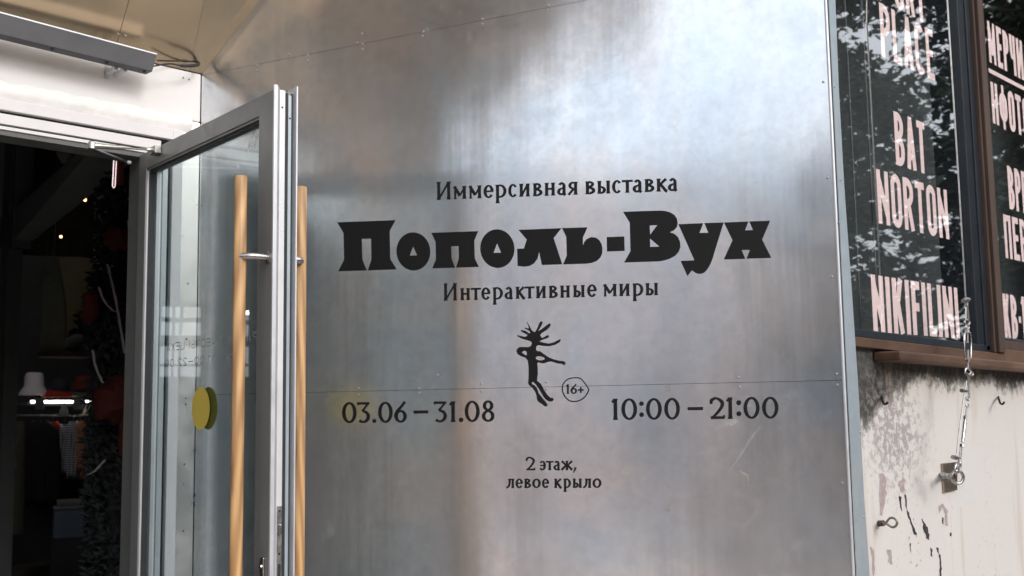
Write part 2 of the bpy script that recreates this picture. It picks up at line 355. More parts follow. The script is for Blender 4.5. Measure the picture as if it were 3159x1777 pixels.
# ------------------------------------------------------------------ lettering: ribbons with a width at each point
def catmull(pts, n=6):
    if len(pts) < 3: return pts
    P = [pts[0]] + list(pts) + [pts[-1]]; out = []
    for i in range(1, len(P) - 2):
        a, b, c, d = P[i - 1], P[i], P[i + 1], P[i + 2]
        for k in range(n):
            t = k / n
            out.append(tuple(0.5 * (2 * b[j] + (c[j] - a[j]) * t + (2 * a[j] - 5 * b[j] + 4 * c[j] - d[j]) * t * t + (3 * b[j] - a[j] - 3 * c[j] + d[j]) * t ** 3) for j in range(len(b))))
    out.append(tuple(P[-2])); return out
class Pen:
    """collects flat pieces in glyph space, then maps them on a surface"""
    def __init__(s, fmap, proud=0.0006, sgn=-1): s.m = MB(); s.f = fmap; s.d = proud; s.k = 0; s.sgn = sgn
    def _pt(s, x, y):
        u, w = s.f(x, y); return (u, s.sgn * (s.d + s.k * 0.00002), w)
    def poly(s, pts, holes=()):
        loops = [[Vector((x, y, 0)) for x, y in pts]] + [[Vector((x, y, 0)) for x, y in h] for h in holes]
        flat = [p for l in loops for p in l]; tris = tessellate_polygon(loops)
        s.m.add([s._pt(p.x, p.y) for p in flat], [tuple(t) for t in tris]); s.k += 1
    def rib(s, pts, smooth=False):
        if smooth: pts = catmull(pts)
        L, R = [], []; n = len(pts)
        for i in range(n):
            x, y, w = pts[i]
            ax, ay = pts[max(i - 1, 0)][:2]; bx, by = pts[min(i + 1, n - 1)][:2]
            dx, dy = bx - ax, by - ay; l = math.hypot(dx, dy) or 1
            nx, ny = -dy / l, dx / l
            L.append(s._pt(x + nx * w / 2, y + ny * w / 2)); R.append(s._pt(x - nx * w / 2, y - ny * w / 2))
        s.m.add(L + R, [(i, i + 1, n + i + 1, n + i) for i in range(n - 1)]); s.k += 1
    def line(s, x0, y0, x1, y1, w, w1=None): s.rib([(x0, y0, w), (x1, y1, w if w1 is None else w1)])
    def stem(s, x, y0, y1, w, fl=1.55):
        a = min(abs(y1 - y0) * 0.2, w * 1.1) * (1 if y1 > y0 else -1)
        s.rib([(x, y0, w * fl), (x, y0 + a * 0.45, w * 1.12), (x, y0 + a, w), (x, y1 - a, w), (x, y1 - a * 0.45, w * 1.12), (x, y1, w * fl)])
    def arc(s, cx, cy, rx, ry, a0, a1, w, t, n=22, end=None):
        pts = []
        for i in range(n + 1):
            a = radians(a0 + (a1 - a0) * i / n); ww = t + (w - t) * abs(cos(a)) ** 1.2
            if end and i in (0, n): ww = max(ww, end)
            pts.append((cx + (rx - ww / 2) * cos(a), cy + (ry - ww / 2) * sin(a), ww))
        s.rib(pts)
def G(pen, ch, x0, x1, h, W, T, up=1.0):
    """humanist flared letter in box x0..x1, 0..h; y up (mapped by pen)"""
    class _S: pass
    w = x1 - x0; X = lambda u: x0 + u * w
    st = lambda x, a, b, ww=W, fl=1.5: pen.stem(x, a, b, ww, fl)
    i0 = X(0) + W * 0.72; i1 = X(1) - W * 0.72
    if ch in 'Ии':
        st(i0, 0, h); st(i1, 0, h); pen.line(i0 + W * 0.1, h * 0.06, i1 - W * 0.1, h * 0.94, T * 1.1)
    elif ch == 'м':
        st(X(0.14), 0, h, T * 1.15, 1.7); st(i1, 0, h); pen.line(X(0.08), h * 0.98, X(0.5), h * 0.26, W); pen.line(X(0.5), h * 0.28, X(0.9), h * 0.98, T)
    elif ch == 'е':
        pen.arc(X(0.5), h / 2, w / 2, h * 0.52, 5, 322, W, T); pen.line(X(0.12), h * 0.52, X(0.97), h * 0.52, T)
    elif ch == 'р':
        st(i0, -h * 0.44, h); pen.arc(X(0.42), h * 0.5, w * 0.58, h * 0.52, -118, 118, W, T)
    elif ch == 'с':
        pen.arc(X(0.53), h / 2, w * 0.53, h * 0.52, 42, 316, W, T, end=T * 1.5)
    elif ch == 'в':
        st(i0, 0, h); pen.arc(X(0.38), h * 0.77, w * 0.5, h * 0.25, -90, 100, W * 0.9, T); pen.arc(X(0.38), h * 0.28, w * 0.62, h * 0.29, -100, 90, W, T)
        pen.line(i0, h * 0.54, X(0.42), h * 0.54, T); pen.line(i0, h - T / 2, X(0.4), h - T / 2, T); pen.line(i0, T / 2, X(0.4), T / 2, T)
    elif ch == 'н':
        st(i0, 0, h); st(i1, 0, h); pen.line(i0, h * 0.53, i1, h * 0.53, T * 1.1)
    elif ch == 'а':
        xs = X(0.74); pen.rib([(xs + W * 0.45, 0, W * 1.1), (xs, h * 0.12, W), (xs, h * 0.7, W)])
        pen.arc(X(0.5), h * 0.68, xs - X(0.5) + W / 2, h * 0.33, 0, 150, W, T * 1.05)
        pen.arc(X(0.44), h * 0.28, w * 0.44, h * 0.29, 80, 300, W, T); pen.line(X(0.5), h * 0.52, xs, h * 0.6, T)
        pen.line(X(0.62), h * 0.04, xs, h * 0.2, T)
    elif ch == 'я':
        st(i1, 0, h); pen.arc(X(0.52), h * 0.72, w * 0.44, h * 0.29, 85, 280, W * 0.95, T)
        pen.line(X(0.5), h - T / 2, i1, h - T / 2, T); pen.line(X(0.5), h * 0.45, i1, h * 0.45, T); pen.line(X(0.08), 0, X(0.58), h * 0.46, W * 0.75)
    elif ch == 'ы':
        st(i0, 0, h); st(i1, 0, h); pen.arc(X(0.30), h * 0.29, w * 0.36, h * 0.30, -105, 110, W, T)
        pen.line(i0, T / 2, X(0.3), T / 2, T)
    elif ch == 'т':
        st(X(0.5), 0, h * 0.97); pen.line(X(0.04), h - T * 0.6, X(0.96), h - T * 0.6, T * 1.15)
        pen.line(X(0.05), h, X(0.01), h * 0.84, T * 0.9); pen.line(X(0.96), h, X(0.97), h * 0.84, T * 0.9)
    elif ch == 'к':
        st(i0, 0, h); pen.line(X(0.22), h * 0.46, X(0.88), h * 0.97, T * 1.1, T * 1.5); pen.rib([(X(0.36), h * 0.58, W * 0.9), (X(0.84), h * 0.05, W), (X(0.98), 0, W * 1.1)])
    elif ch == 'э':
        pen.arc(X(0.47), h / 2, w * 0.53, h * 0.52, 138, -138, W, T, end=T * 1.5); pen.line(X(0.15), h * 0.52, X(0.9), h * 0.52, T)
    elif ch == 'ж':
        st(X(0.5), 0, h, W * 0.95, 1.4)
        for sg in (-1, 1):
            pen.line(X(0.5) + sg * W * 0.3, h * 0.5, X(0.5 + sg * 0.42), h * 0.97, T, T * 1.7); pen.line(X(0.5) + sg * W * 0.3, h * 0.54, X(0.5 + sg * 0.44), h * 0.02, W * 0.8, W)
    elif ch == 'л':
        st(i1, 0, h); pen.line(X(0.28), h - T / 2, i1, h - T / 2, T)
        pen.rib([(X(0.44), h * 0.97, W * 0.9), (X(0.42), h * 0.5, W * 0.9), (X(0.30), h * 0.16, W * 0.8), (X(0.04), h * 0.04, W * 0.8)], True)
    elif ch == 'о' or ch == '0':
        pen.arc(X(0.5), h / 2, w / 2, h * 0.51, 0, 360, W, T, 36)
    elif ch == '1':
        xs = X(0.60); st(xs, 0, h, W, 1.45); pen.line(X(0.02), h * 0.83, xs, h * 0.96, T * 1.1)
    elif ch == '2':
        pen.rib([(X(0.06), h * 0.70, T * 1.2), (X(0.10), h * 0.88, W * 0.9), (X(0.45), h * 0.965, T * 1.1), (X(0.86), h * 0.76, W), (X(0.70), h * 0.45, W * 0.85), (X(0.14), h * 0.05, T * 1.1)], True)
        pen.line(X(0.02), T * 0.65, X(0.97), T * 0.65, T * 1.3); pen.line(X(0.93), 0, X(0.99), h * 0.18, T)
    elif ch == '3':
        pen.line(X(0.03), h - T * 0.6, X(0.94), h - T * 0.6, T * 1.2); pen.line(X(0.05), h, X(0.0), h * 0.86, T)
        pen.line(X(0.90), h * 0.97, X(0.34), h * 0.56, T); pen.arc(X(0.42), h * 0.30, w * 0.57, h * 0.31, 95, -132, W, T, end=T * 1.4)
    elif ch == '6':
        pen.arc(X(0.5), h * 0.30, w * 0.5, h * 0.31, 0, 360, W, T, 30)
        pen.rib([(X(0.86), h, T * 1.4), (X(0.60), h * 0.80, T * 1.3), (X(0.22), h * 0.52, W * 0.95), (X(0.08), h * 0.26, W)], True)
    elif ch == '8':
        pen.arc(X(0.5), h * 0.76, w * 0.42, h * 0.25, 0, 360, W * 0.95, T, 28); pen.arc(X(0.5), h * 0.27, w * 0.5, h * 0.28, 0, 360, W, T, 28)
    elif ch == '.': pen.poly([(X(0.5) + w * 0.5 * cos(a), w * 0.46 + w * 0.5 * sin(a)) for a in [k * pi / 8 for k in range(16)]])
    elif ch == ':':
        for cy in (0.24, 0.76): pen.poly([(X(0.5) + w * 0.5 * cos(a), h * cy + w * 0.5 * sin(a)) for a in [k * pi / 8 for k in range(16)]])
    elif ch in '–-': pen.line(X(0), h * 0.5, X(1), h * 0.5, T * 1.5)
    elif ch == '+': pen.line(X(0), h * 0.42, X(1), h * 0.42, T * 1.4); pen.line(X(0.5), h * 0.42 - w / 2, X(0.5), h * 0.42 + w / 2, T * 1.4)
    elif ch == ',': pen.rib([(X(0.7), h * 0.30, w * 0.55), (X(0.55), h * 0.06, w * 0.45), (X(0.1), -h * 0.28, w * 0.15)])
def text_line(spec, base, slope_up, W, T, org, sc, fmap):
    """spec: (char, x0, x1, height) in crop pixels; base(x)->baseline y in crop pixels"""
    pen = Pen(None)
    for ch, x0, x1, h in spec:
        by = base(0.5 * (x0 + x1)); xm = 0.5 * (x0 + x1)
        pen.f = lambda x, y, by=by, xm=xm: fmap(org[0] + (x + slope_up * y) * sc, org[1] + (base(x) - y) * sc)
        G(pen, ch, x0, x1, h, W, T)
    return pen
def lin(x0, y0, x1, y1): return lambda x: y0 + (y1 - y0) * (x - x0) / (x1 - x0)

# condensed grotesque capitals, uniform stroke; box x0..x1, z0..z1
def CG(pen, ch, x0, x1, y0, y1, W):
    w, h = x1 - x0, y1 - y0; a, b = x0 + W / 2, x1 - W / 2; T = W * 0.95; X = lambda u: x0 + u * w; Y = lambda v: y0 + v * h
    V = lambda x, v0=0.0, v1=1.0, ww=W: pen.line(x, Y(v0), x, Y(v1), ww)
    Hh = lambda v, u0=0.0, u1=1.0: pen.line(X(u0), Y(v), X(u1), Y(v), T)
    def ring(v0, v1, l=True, r=True, full=True, arcs=(0, 360)):
        cx = (x0 + x1) / 2; rr = min(w / 2, (Y(v1) - Y(v0)) / 2); pts = []
        for k in range(41):
            t = radians(arcs[0] + (arcs[1] - arcs[0]) * k / 40)
            yy = (Y(v1) - rr if sin(t) >= 0 else Y(v0) + rr)
            pts.append((cx + (w / 2 - W / 2) * cos(t), yy + (rr - T / 2) * sin(t), W))
        if arcs == (0, 360): pts.append(pts[0])
        pen.rib(pts)
    def bowl(v0, v1, u=1.0):
        pts = []; R = (Y(v1) - Y(v0)) / 2; xr = X(u) - W / 2; rad = min(R - T / 2, w * 0.45)
        pts.append((a, Y(v1) - T / 2, T)); 
        for k in range(9):
            t = pi / 2 - (pi / 2) * k / 8; pts.append((xr - rad + rad * cos(t), Y(v1) - T / 2 - rad + rad * sin(t), W))
        for k in range(9):
            t = -(pi / 2) * k / 8; pts.append((xr - rad + rad * cos(t), Y(v0) + T / 2 + rad + rad * sin(t), W))
        pts.append((a, Y(v0) + T / 2, T)); pen.rib(pts)
    tv = T / 2 / h
    if ch in 'NИ':
        V(a); V(b)
        if ch == 'N': pen.line(a, Y(1 - tv * 2), b, Y(tv * 2), W)
        else: pen.line(a, Y(tv * 2), b, Y(1 - tv * 2), W)
    elif ch == 'I': V((x0 + x1) / 2)
    elif ch in 'KК': V(a); pen.line(X(0.38), Y(0.42), b, Y(1.0), W); pen.line(X(0.46), Y(0.58), b, Y(0.0), W)
    elif ch == 'F': V(a); Hh(1 - tv); Hh(0.52, 0, 0.9)
    elif ch in 'EЕ': V(a); Hh(1 - tv); Hh(tv); Hh(0.52, 0, 0.9)
    elif ch == 'L': V(a); Hh(tv)
    elif ch in 'TТ': V((x0 + x1) / 2); Hh(1 - tv)
    elif ch in 'PР': V(a); bowl(0.42, 1)
    elif ch in 'BВ': V(a); bowl(0.49, 1, 0.96); bowl(0, 0.55)
    elif ch == 'R': V(a); bowl(0.45, 1); pen.line(X(0.5), Y(0.5), b, Y(0), W)
    elif ch in 'AА': pen.line(a, Y(0), X(0.5), Y(1), W); pen.line(X(0.5), Y(1), b, Y(0), W); Hh(0.25, 0.2, 0.8)
    elif ch in 'OО': ring(0, 1)
    elif ch in 'CС': ring(0, 1, arcs=(20, 340))
    elif ch in 'HН': V(a); V(b); Hh(0.52)
    elif ch == 'М': V(a, ww=W * 0.85); V(b, ww=W * 0.85); pen.line(a, Y(0.97), X(0.5), Y(0.2), W * 0.8); pen.line(X(0.5), Y(0.2), b, Y(0.97), W * 0.8)
    elif ch == 'Ч': V(b); pen.rib([(a, Y(1), W), (a, Y(0.6), W), (X(0.3), Y(0.46), W), (b, Y(0.44), W)])
    elif ch == 'Ф': V((x0 + x1) / 2, -0.04, 1.04, W * 0.9); ring(0.15, 0.85)
    elif ch == 'П': V(a); V(b); Hh(1 - tv)
    elif ch == 'Г': V(a); Hh(1 - tv)
    elif ch == 'Ы': V(a); V(b); pen.line(a, Y(tv), X(0.5), Y(tv), T); pen.line(a, Y(0.5), X(0.5), Y(0.5), T); V(X(0.55), 0, 0.53)
    elif ch == 'Б': V(a); Hh(1 - tv, 0, 0.95); bowl(0, 0.55)
    elif ch == 'Ц': V(a); V(b); Hh(tv); pen.line(X(1.05), Y(0.06), X(1.05), Y(-0.12), W * 0.8)
    elif ch == 'Х': pen.line(a, Y(0), b, Y(1), W); pen.line(a, Y(1), b, Y(0), W)
    elif ch == '-': Hh(0.45)
    elif ch == '1': V(b); pen.line(X(0.1), Y(0.8), b, Y(0.97), W)
    elif ch == '0': ring(0, 1)
    elif ch == '2': pen.rib([(a, Y(0.75), W), (X(0.25), Y(0.95), W), (X(0.75), Y(0.93), W), (b, Y(0.72), W), (X(0.55), Y(0.4), W), (a, Y(0.03), W)]); Hh(tv)
    elif ch == ':': pen.line(X(0.5), Y(0.15), X(0.5), Y(0.27), W); pen.line(X(0.5), Y(0.6), X(0.5), Y(0.72), W)

# ================================================================== SETTING: ground, street
COBBLE = plain('warm_paving', (0.36, 0.30, 0.24), 0.75, var=0.25, scale=3, bump=0.6, bscale=30)
ASPH = plain('asphalt', (0.055, 0.055, 0.058), 0.85, var=0.25, scale=2, bump=0.6, bscale=80)
MB().add([(-150, -150, -0.02), (150, -150, -0.02), (150, 150, -0.02), (-150, 150, -0.02)], [(0, 1, 2, 3)]).build('ground', ASPH, kind='structure')
pav = MB().box(-3.5, 16, -1.6, Y0 + 0.02, -0.018, 0.0).build('pavement', COBBLE, kind='structure')
MB().box(-11, -3.52, 1.5, Y0 + 0.6, -0.018, 0.0).build('reflection_paving', plain('pale_pink_concrete', (0.55, 0.47, 0.44), 0.8, var=0.12, scale=1.2), kind='structure')  # unseen pale paving added to lighten the lower reflection in the metal wall
SLABM = plain('paving_slab_stone', (0.52, 0.44, 0.36), 0.7, var=0.22, scale=2.2, bump=0.4, bscale=30)
slab = MB().box(-0.245, 0.245, -0.245, 0.245, 0.002, 0.02).build('paving_slab', SLABM, mesh_only=True)
for i in range(15):
    for j in range(8):
        place_mesh('paving_slab', slab, pav, (-3.25 + i * 0.5, -1.2 + j * 0.5, random.uniform(0, 0.003)))
CONC = plain('kerb_stone', (0.3, 0.29, 0.28), 0.85, var=0.15, scale=4, bump=0.4)
MB().box(-14, 16, -1.75, -1.6, -0.1, 0.012).build('kerb', CONC, kind='structure')

# ================================================================== METAL CHEEK WALL
mwall = thing('metal_wall', 'splayed aluminium-clad cheek wall with black exhibition lettering, between the glass door and the window', 'wall', CORNER, MH)
S_END = 2.135; Z_LO, Z_UP = 1.651, 2.771
SL = 0.221 / 0.257
def sheet(poly, th=0.003, y=0.0, mat=ALU, name='metal_sheet', parent=None, label=None):
    return MB().prism(poly, y, y + th).build(name, mat, parent or mwall, label=label)
sheet([(0, 0.02), (S_END, 0.02), (S_END, Z_LO - 0.0005), (0, Z_LO - 0.0005)], label='lower aluminium sheet with the dates')
sheet([(0, Z_LO + 0.0005), (S_END, Z_LO + 0.0005), (S_END, Z_UP - 0.0006), (0, Z_UP - 0.0006)], y=-0.0004, label='middle aluminium sheet with the title')
sheet([(0.0, Z_UP + 0.0006), (S_END, Z_UP + 0.0006), (S_END, 2.776 + S_END * SL), (0.001, 2.7765)], label='upper triangular aluminium sheet')
MB().box(0, S_END - 0.01, 0.006, 0.11, 0.0, Z_UP + 0.0).build('backing_frame', plain('backing_board', (0.02, 0.02, 0.02), 0.9), mwall)
# bright folded corner bead + zinc return strip
MB().tube([(S_END + 0.001, -0.0015, 0.0), (S_END + 0.001, -0.0015, 4.6)], 0.0042, 12).build('corner_bead', ALUB, mwall, smooth=True)
# screws
screw = MB().lathe((0, 0, 0), [(0.0055, 0.0), (0.0052, 0.0018), (0.0036, 0.0034), (0.0012, 0.0040)], 10, (0, -1, 0)).build('screw', plain('dull_rivet', (0.36, 0.37, 0.38), 0.45, 0.7), mesh_only=True, smooth=True)
SCREWS = [(417, 433), (415, 466), (752, 367), (753, 400), (1114, 293), (1115, 327), (1515, 210), (1511, 240), (1907, 128), (1905, 160), (2341, 35), (2343, 67),
          (628, 360), (1110, 223), (1076, 283)]
SCREWS = [(600 + x * 0.4658, y * 0.4658) for x, y in SCREWS]
SCREWS += [(1000 + x * .3106, 1150 + y * .3106) for x, y in ((345, 153), (343, 218), (942, 157), (942, 200), (1562, 110), (1562, 186), (2207, 95), (2205, 165))]
SCREWS += [(1700 + x * .3106, 1150 + y * .3106) for x, y in ((1862, 47), (1870, 142))]
SCREWS += [(2540, 253), (2553, 549), (2566, 854), (2581, 1154), (2583, 1187), (2598, 1490), (1351, 1156)]
for px, py in SCREWS:
    s_, z_ = ML(px, py)
    place_mesh('screw', screw, mwall, (s_, -0.0008, z_), scl=(0.62,) * 3)

# --- lettering on the cheek wall
kA, oA = .31056, (1000, 500); oB = (1700, 500); oC = (1000, 1150); oD = (1700, 1150); kE, oE = .15528, (1500, 1380)
def pmap(org, sc): return lambda x, y: ML(org[0] + x * sc, org[1] + y * sc)
def ell(cx, cy, rx, ry, n=40, tilt=0.0):
    out = []
    for k in range(n):
        a = 2 * pi * k / n; x, y = rx * cos(a), ry * sin(a); out.append((cx + x * cos(tilt) - y * sin(tilt), cy + x * sin(tilt) + y * cos(tilt)))
    return out
def smooth_closed(pts, n=4):
    m = len(pts); out = []
    for i in range(m):
        a, b, c, d = pts[i - 1], pts[i], pts[(i + 1) % m], pts[(i + 2) % m]
        for k in range(n):
            t = k / n
            out.append(tuple(0.5 * (2 * b[j] + (c[j] - a[j]) * t + (2 * a[j] - 5 * b[j] + 4 * c[j] - d[j]) * t * t + (3 * b[j] - a[j] - 3 * c[j] + d[j]) * t ** 3) for j in (0, 1)))
    return out
pen = Pen(pmap(oA, kA))
pen.poly([(130, 598), (710, 577), (652, 685), (657, 962), (722, 1066), (434, 1077), (470, 968), (467, 762), (375, 764), (381, 968), (425, 1077), (140, 1085), (200, 970), (193, 705)])
pen.poly(ell(887, 888, 168, 190, tilt=-0.08), [[(885, 838), (850, 930), (925, 927)]])
pen.poly([(1066, 703), (1531, 686), (1492, 780), (1497, 955), (1538, 1042), (1310, 1049), (1338, 960), (1337, 834), (1264, 837), (1267, 958), (1301, 1049), (1073, 1057), (1112, 965), (1107, 790)])
pen.poly(ell(1721, 860, 170, 192, tilt=-0.08), [[(1719, 808), (1683, 902), (1758, 900)]])
pen.poly([(1930, 673), (2358, 657), (2280, 755), (2366, 1016), (2163, 1023), (2136, 893), (2120, 960), (2085, 1007), (2040, 1033), (1985, 1040), (1922, 1032), (1918, 861), (1986, 858), (2013, 770)])
pen.f = pmap(oB, kA)
pen.poly([(110, 656), (363, 648), (316, 750), (318, 830), (330, 795), (355, 765), (400, 746), (445, 750), (480, 775), (503, 815), (511, 860), (508, 910), (490, 950), (455, 982), (405, 1002), (350, 1010), (120, 1017), (157, 928), (151, 742)])
pen.poly([(553, 745), (728, 739), (732, 883), (556, 889)])
pen.poly([(716, 494), (1075, 482), (1130, 485), (1180, 498), (1225, 525), (1250, 560), (1259, 600), (1250, 645), (1222, 678), (1178, 697), (1225, 712), (1262, 745), (1283, 795), (1285, 845), (1270, 890), (1235, 930), (1180, 960), (1125, 978), (1070, 987), (726, 998), (790, 885), (782, 602)],
         [[(980, 630), (985, 722), (1055, 627)], [(983, 760), (985, 843), (1077, 840)]])
pen.poly([(1265, 617), (1512, 607), (1475, 705), (1562, 702), (1523, 606), (1715, 600), (1622, 900), (1605, 960), (1580, 1020), (1550, 1070), (1520, 1100), (1480, 1112), (1440, 1105), (1400, 1075), (1355, 1133), (1287, 982), (1424, 976)])
pen.poly([(1718, 600), (1960, 591), (1928, 678), (2006, 676), (1970, 590), (2177, 583), (2097, 770), (2188, 952), (1943, 960), (1975, 872), (1893, 874), (1930, 962), (1716, 968), (1803, 777)])
pen.m.build('title_lettering', INK, mwall, label='heavy black title lettering Пополь-Вух across the middle sheet')

A2 = lambda lst: [(c, x0, x1, h) for c, x0, x1, h in lst]
cap, xh = 176, 128
l1 = [('И', 1118, 1260, 178), ('м', 1285, 1415, xh), ('м', 1438, 1566, xh), ('е', 1585, 1685, xh), ('р', 1702, 1812, xh), ('с', 1830, 1920, xh), ('и', 1938, 2046, xh), ('в', 2074, 2170, xh), ('н', 2190, 2297, xh), ('а', 2316, 2408, xh), ('я', 2420, 2521, xh)]
l1 += [(c, x0 + 2254, x1 + 2254, 127) for c, x0, x1 in (('в', 341, 440), ('ы', 460, 590), ('с', 608, 700), ('т', 710, 808), ('а', 812, 908), ('в', 930, 1027), ('к', 1048, 1157), ('а', 1162, 1258))]
text_line(l1, lin(1130, 376, 3509, 286), -0.01, 30, 17.5, oA, kA, ML).m.build('lettering', INK, mwall, label='black line Иммерсивная выставка above the title')
l2 = [('И', 1188, 1322, 172), ('н', 1353, 1452, 120), ('т', 1462, 1554, 120), ('е', 1563, 1653, 120), ('р', 1675, 1777, 120), ('а', 1793, 1877, 120), ('к', 1903, 1996, 120), ('т', 1998, 2088, 120), ('и', 2105, 2206, 120), ('в', 2233, 2322, 120), ('н', 2345, 2444, 120), ('ы', 2474, 2591, 120), ('е', 2614, 2709, 122)]
l2 += [(c, x0 + 2254, x1 + 2254, 122) for c, x0, x1 in (('м', 520, 654), ('и', 678, 783), ('р', 812, 917), ('ы', 940, 1064))]
text_line(l2, lin(1190, 1378, 3314, 1322), -0.01, 28, 16.5, oA, kA, ML).m.build('lettering', INK, mwall, label='black line Интерактивные миры under the title')
d1 = [('0', 180, 323, 206), ('3', 338, 458, 206), ('.', 478, 519, 206), ('0', 538, 682, 206), ('6', 700, 822, 206), ('–', 890, 1034, 206), ('3', 1098, 1222, 206), ('1', 1248, 1304, 206), ('.', 1338, 1383, 206), ('0', 1398, 1546, 208), ('8', 1568, 1693, 210)]
text_line(d1, lin(250, 499, 1630, 486), -0.01, 34, 20, oC, kA, ML).m.build('date_lettering', INK, mwall, label='black dates 03.06 – 31.08')
d2 = [('1', 605, 664, 212), ('0', 700, 856, 212), (':', 877, 923, 210), ('0', 945, 1101, 212), ('0', 1126, 1281, 212), ('–', 1358, 1511, 210), ('2', 1584, 1722, 213), ('1', 1744, 1806, 213), (':', 1842, 1891, 210), ('0', 1913, 2073, 214), ('0', 2098, 2260, 214)]
text_line(d2, lin(640, 469, 2180, 454), -0.012, 36, 21, oD, kA, ML).m.build('date_lettering', INK, mwall, label='black opening hours 10:00 – 21:00')
l3 = [('2', 795, 966, 265), ('э', 1053, 1186, 184), ('т', 1193, 1332, 184), ('а', 1338, 1470, 186), ('ж', 1485, 1722, 186), (',', 1722, 1798, 184)]
l3o = text_line(l3, lin(800, 457, 1720, 453), 0.0, 45, 27, oE, kE, ML)
l4 = [('л', 393, 560, 186), ('е', 583, 730, 184), ('в', 755, 892, 184), ('о', 915, 1083, 184), ('е', 1108, 1250, 184), ('к', 1350, 1500, 184), ('р', 1535, 1682, 184), ('ы', 1717, 1902, 184), ('л', 1920, 2087, 184), ('о', 2114, 2288, 186)]
l4o = text_line(l4, lin(400, 809, 2280, 804), 0.0, 45, 27, oE, kE, ML)
l3o.m.build('lettering', INK, mwall, label='small black line 2 этаж near the bottom')
l4o.m.build('lettering', INK, mwall, label='small black line левое крыло, lowest of the lettering')
# dancing figure emblem
kF, oF = .24155, (1500, 950)
pen = Pen(pmap(oF, kF))
fig = [(520, 175), (545, 215), (580, 282), (612, 308), (632, 300), (655, 255), (680, 190), (705, 168), (720, 182), (712, 215), (690, 255), (665, 298), (720, 262), (775, 218), (812, 196), (825, 212), (815, 240), (775, 280), (705, 325), (690, 350), (710, 382), (740, 372), (775, 350), (800, 350), (803, 370), (775, 390), (720, 406), (680, 428), (720, 440), (800, 455), (860, 440), (910, 415), (945, 398), (954, 415), (935, 440), (880, 472), (800, 490), (720, 485), (665, 475), (642, 490), (635, 530), (655, 552), (690, 553), (740, 590), (800, 630), (860, 655), (940, 675), (990, 680), (1015, 700), (1010, 722), (985, 730), (965, 713), (930, 713), (880, 700), (830, 685), (790, 690), (740, 708), (710, 708), (665, 694), (652, 712), (658, 760), (660, 840), (650, 930), (700, 970), (720, 1010), (745, 1060), (790, 1120), (820, 1146), (850, 1148), (862, 1170), (845, 1192), (810, 1196), (770, 1177), (735, 1140), (700, 1080), (670, 1030), (640, 985), (600, 945), (583, 952), (585, 972), (620, 990), (650, 1030), (670, 1090), (710, 1140), (760, 1200), (785, 1235), (775, 1258), (750, 1258), (700, 1220), (665, 1200), (648, 1165), (643, 1120), (625, 1070), (590, 1020), (550, 990), (535, 960), (540, 900), (542, 800), (540, 740), (530, 670), (500, 635), (440, 615), (400, 590), (385, 550), (400, 515), (430, 498), (540, 500), (570, 485), (582, 455), (575, 430), (530, 415), (450, 390), (392, 358), (405, 348), (490, 368), (520, 360), (525, 342), (480, 320), (438, 292), (450, 280), (500, 292), (550, 325), (565, 318), (545, 290), (490, 262), (498, 250), (530, 260), (545, 262), (540, 235), (519, 182)]
pen.poly(fig, [[(455, 568), (480, 547), (510, 552), (520, 575), (516, 605), (490, 595)], [(632, 635), (650, 618), (690, 617), (730, 630), (752, 648), (735, 662), (700, 670), (660, 665), (638, 652)]])
pen.m.build('dancing_figure_emblem', INK, mwall, label='black rock-art style dancing figure with spiky hair')
pen = Pen(pmap(oF, kF))
ring = smooth_closed([(1095, 888), (1165, 885), (1215, 900), (1265, 955), (1300, 1010), (1316, 1045), (1300, 1090), (1255, 1150), (1190, 1190), (1120, 1203), (1060, 1190), (1010, 1150), (975, 1090), (965, 1030), (975, 975), (1010, 925), (1050, 900)])
cxm = sum(p[0] for p in ring) / len(ring); cym = sum(p[1] for p in ring) / len(ring)
inner = [(cxm + (x - cxm) * (1 - 15 / math.hypot(x - cxm, y - cym)), cym + (y - cym) * (1 - 15 / math.hypot(x - cxm, y - cym))) for x, y in ring]
n = len(ring)
for x, y in ring + inner: pass
pen.m.add([pen._pt(x, y) for x, y in ring + inner], [(i, (i + 1) % n, n + (i + 1) % n, n + i) for i in range(n)])
bp = text_line([('1', 1022, 1058, 122), ('6', 1078, 1160, 122), ('+', 1170, 1245, 116)], lambda x: 1097, 0, 24, 14, oF, kF, ML)
pen.m.add(bp.m.v, bp.m.f)
pen.m.build('age_badge', INK, mwall, label='hand-drawn circle with 16+ beside the dancing figure')
# faint putty smears on the lower sheet (ghosts of removed stickers)
SMEAR = plain('dried_glue_smear', (0.30, 0.28, 0.26), 0.7, var=0.2, scale=50)
for pts in ([(2052, 1193), (2066, 1190), (2068, 1206), (2055, 1208)], [(2052, 1563), (2066, 1560), (2068, 1577), (2055, 1579)],
            [(2275, 1449), (2283, 1448), (2298, 1459), (2308, 1461), (2314, 1468), (2311, 1480), (2311, 1500), (2307, 1502), (2306, 1485), (2304, 1470), (2290, 1462)]):
    pen = Pen(ML, 0.0003); pen.poly(pts); pen.m.build('glue_smear', SMEAR, mwall)

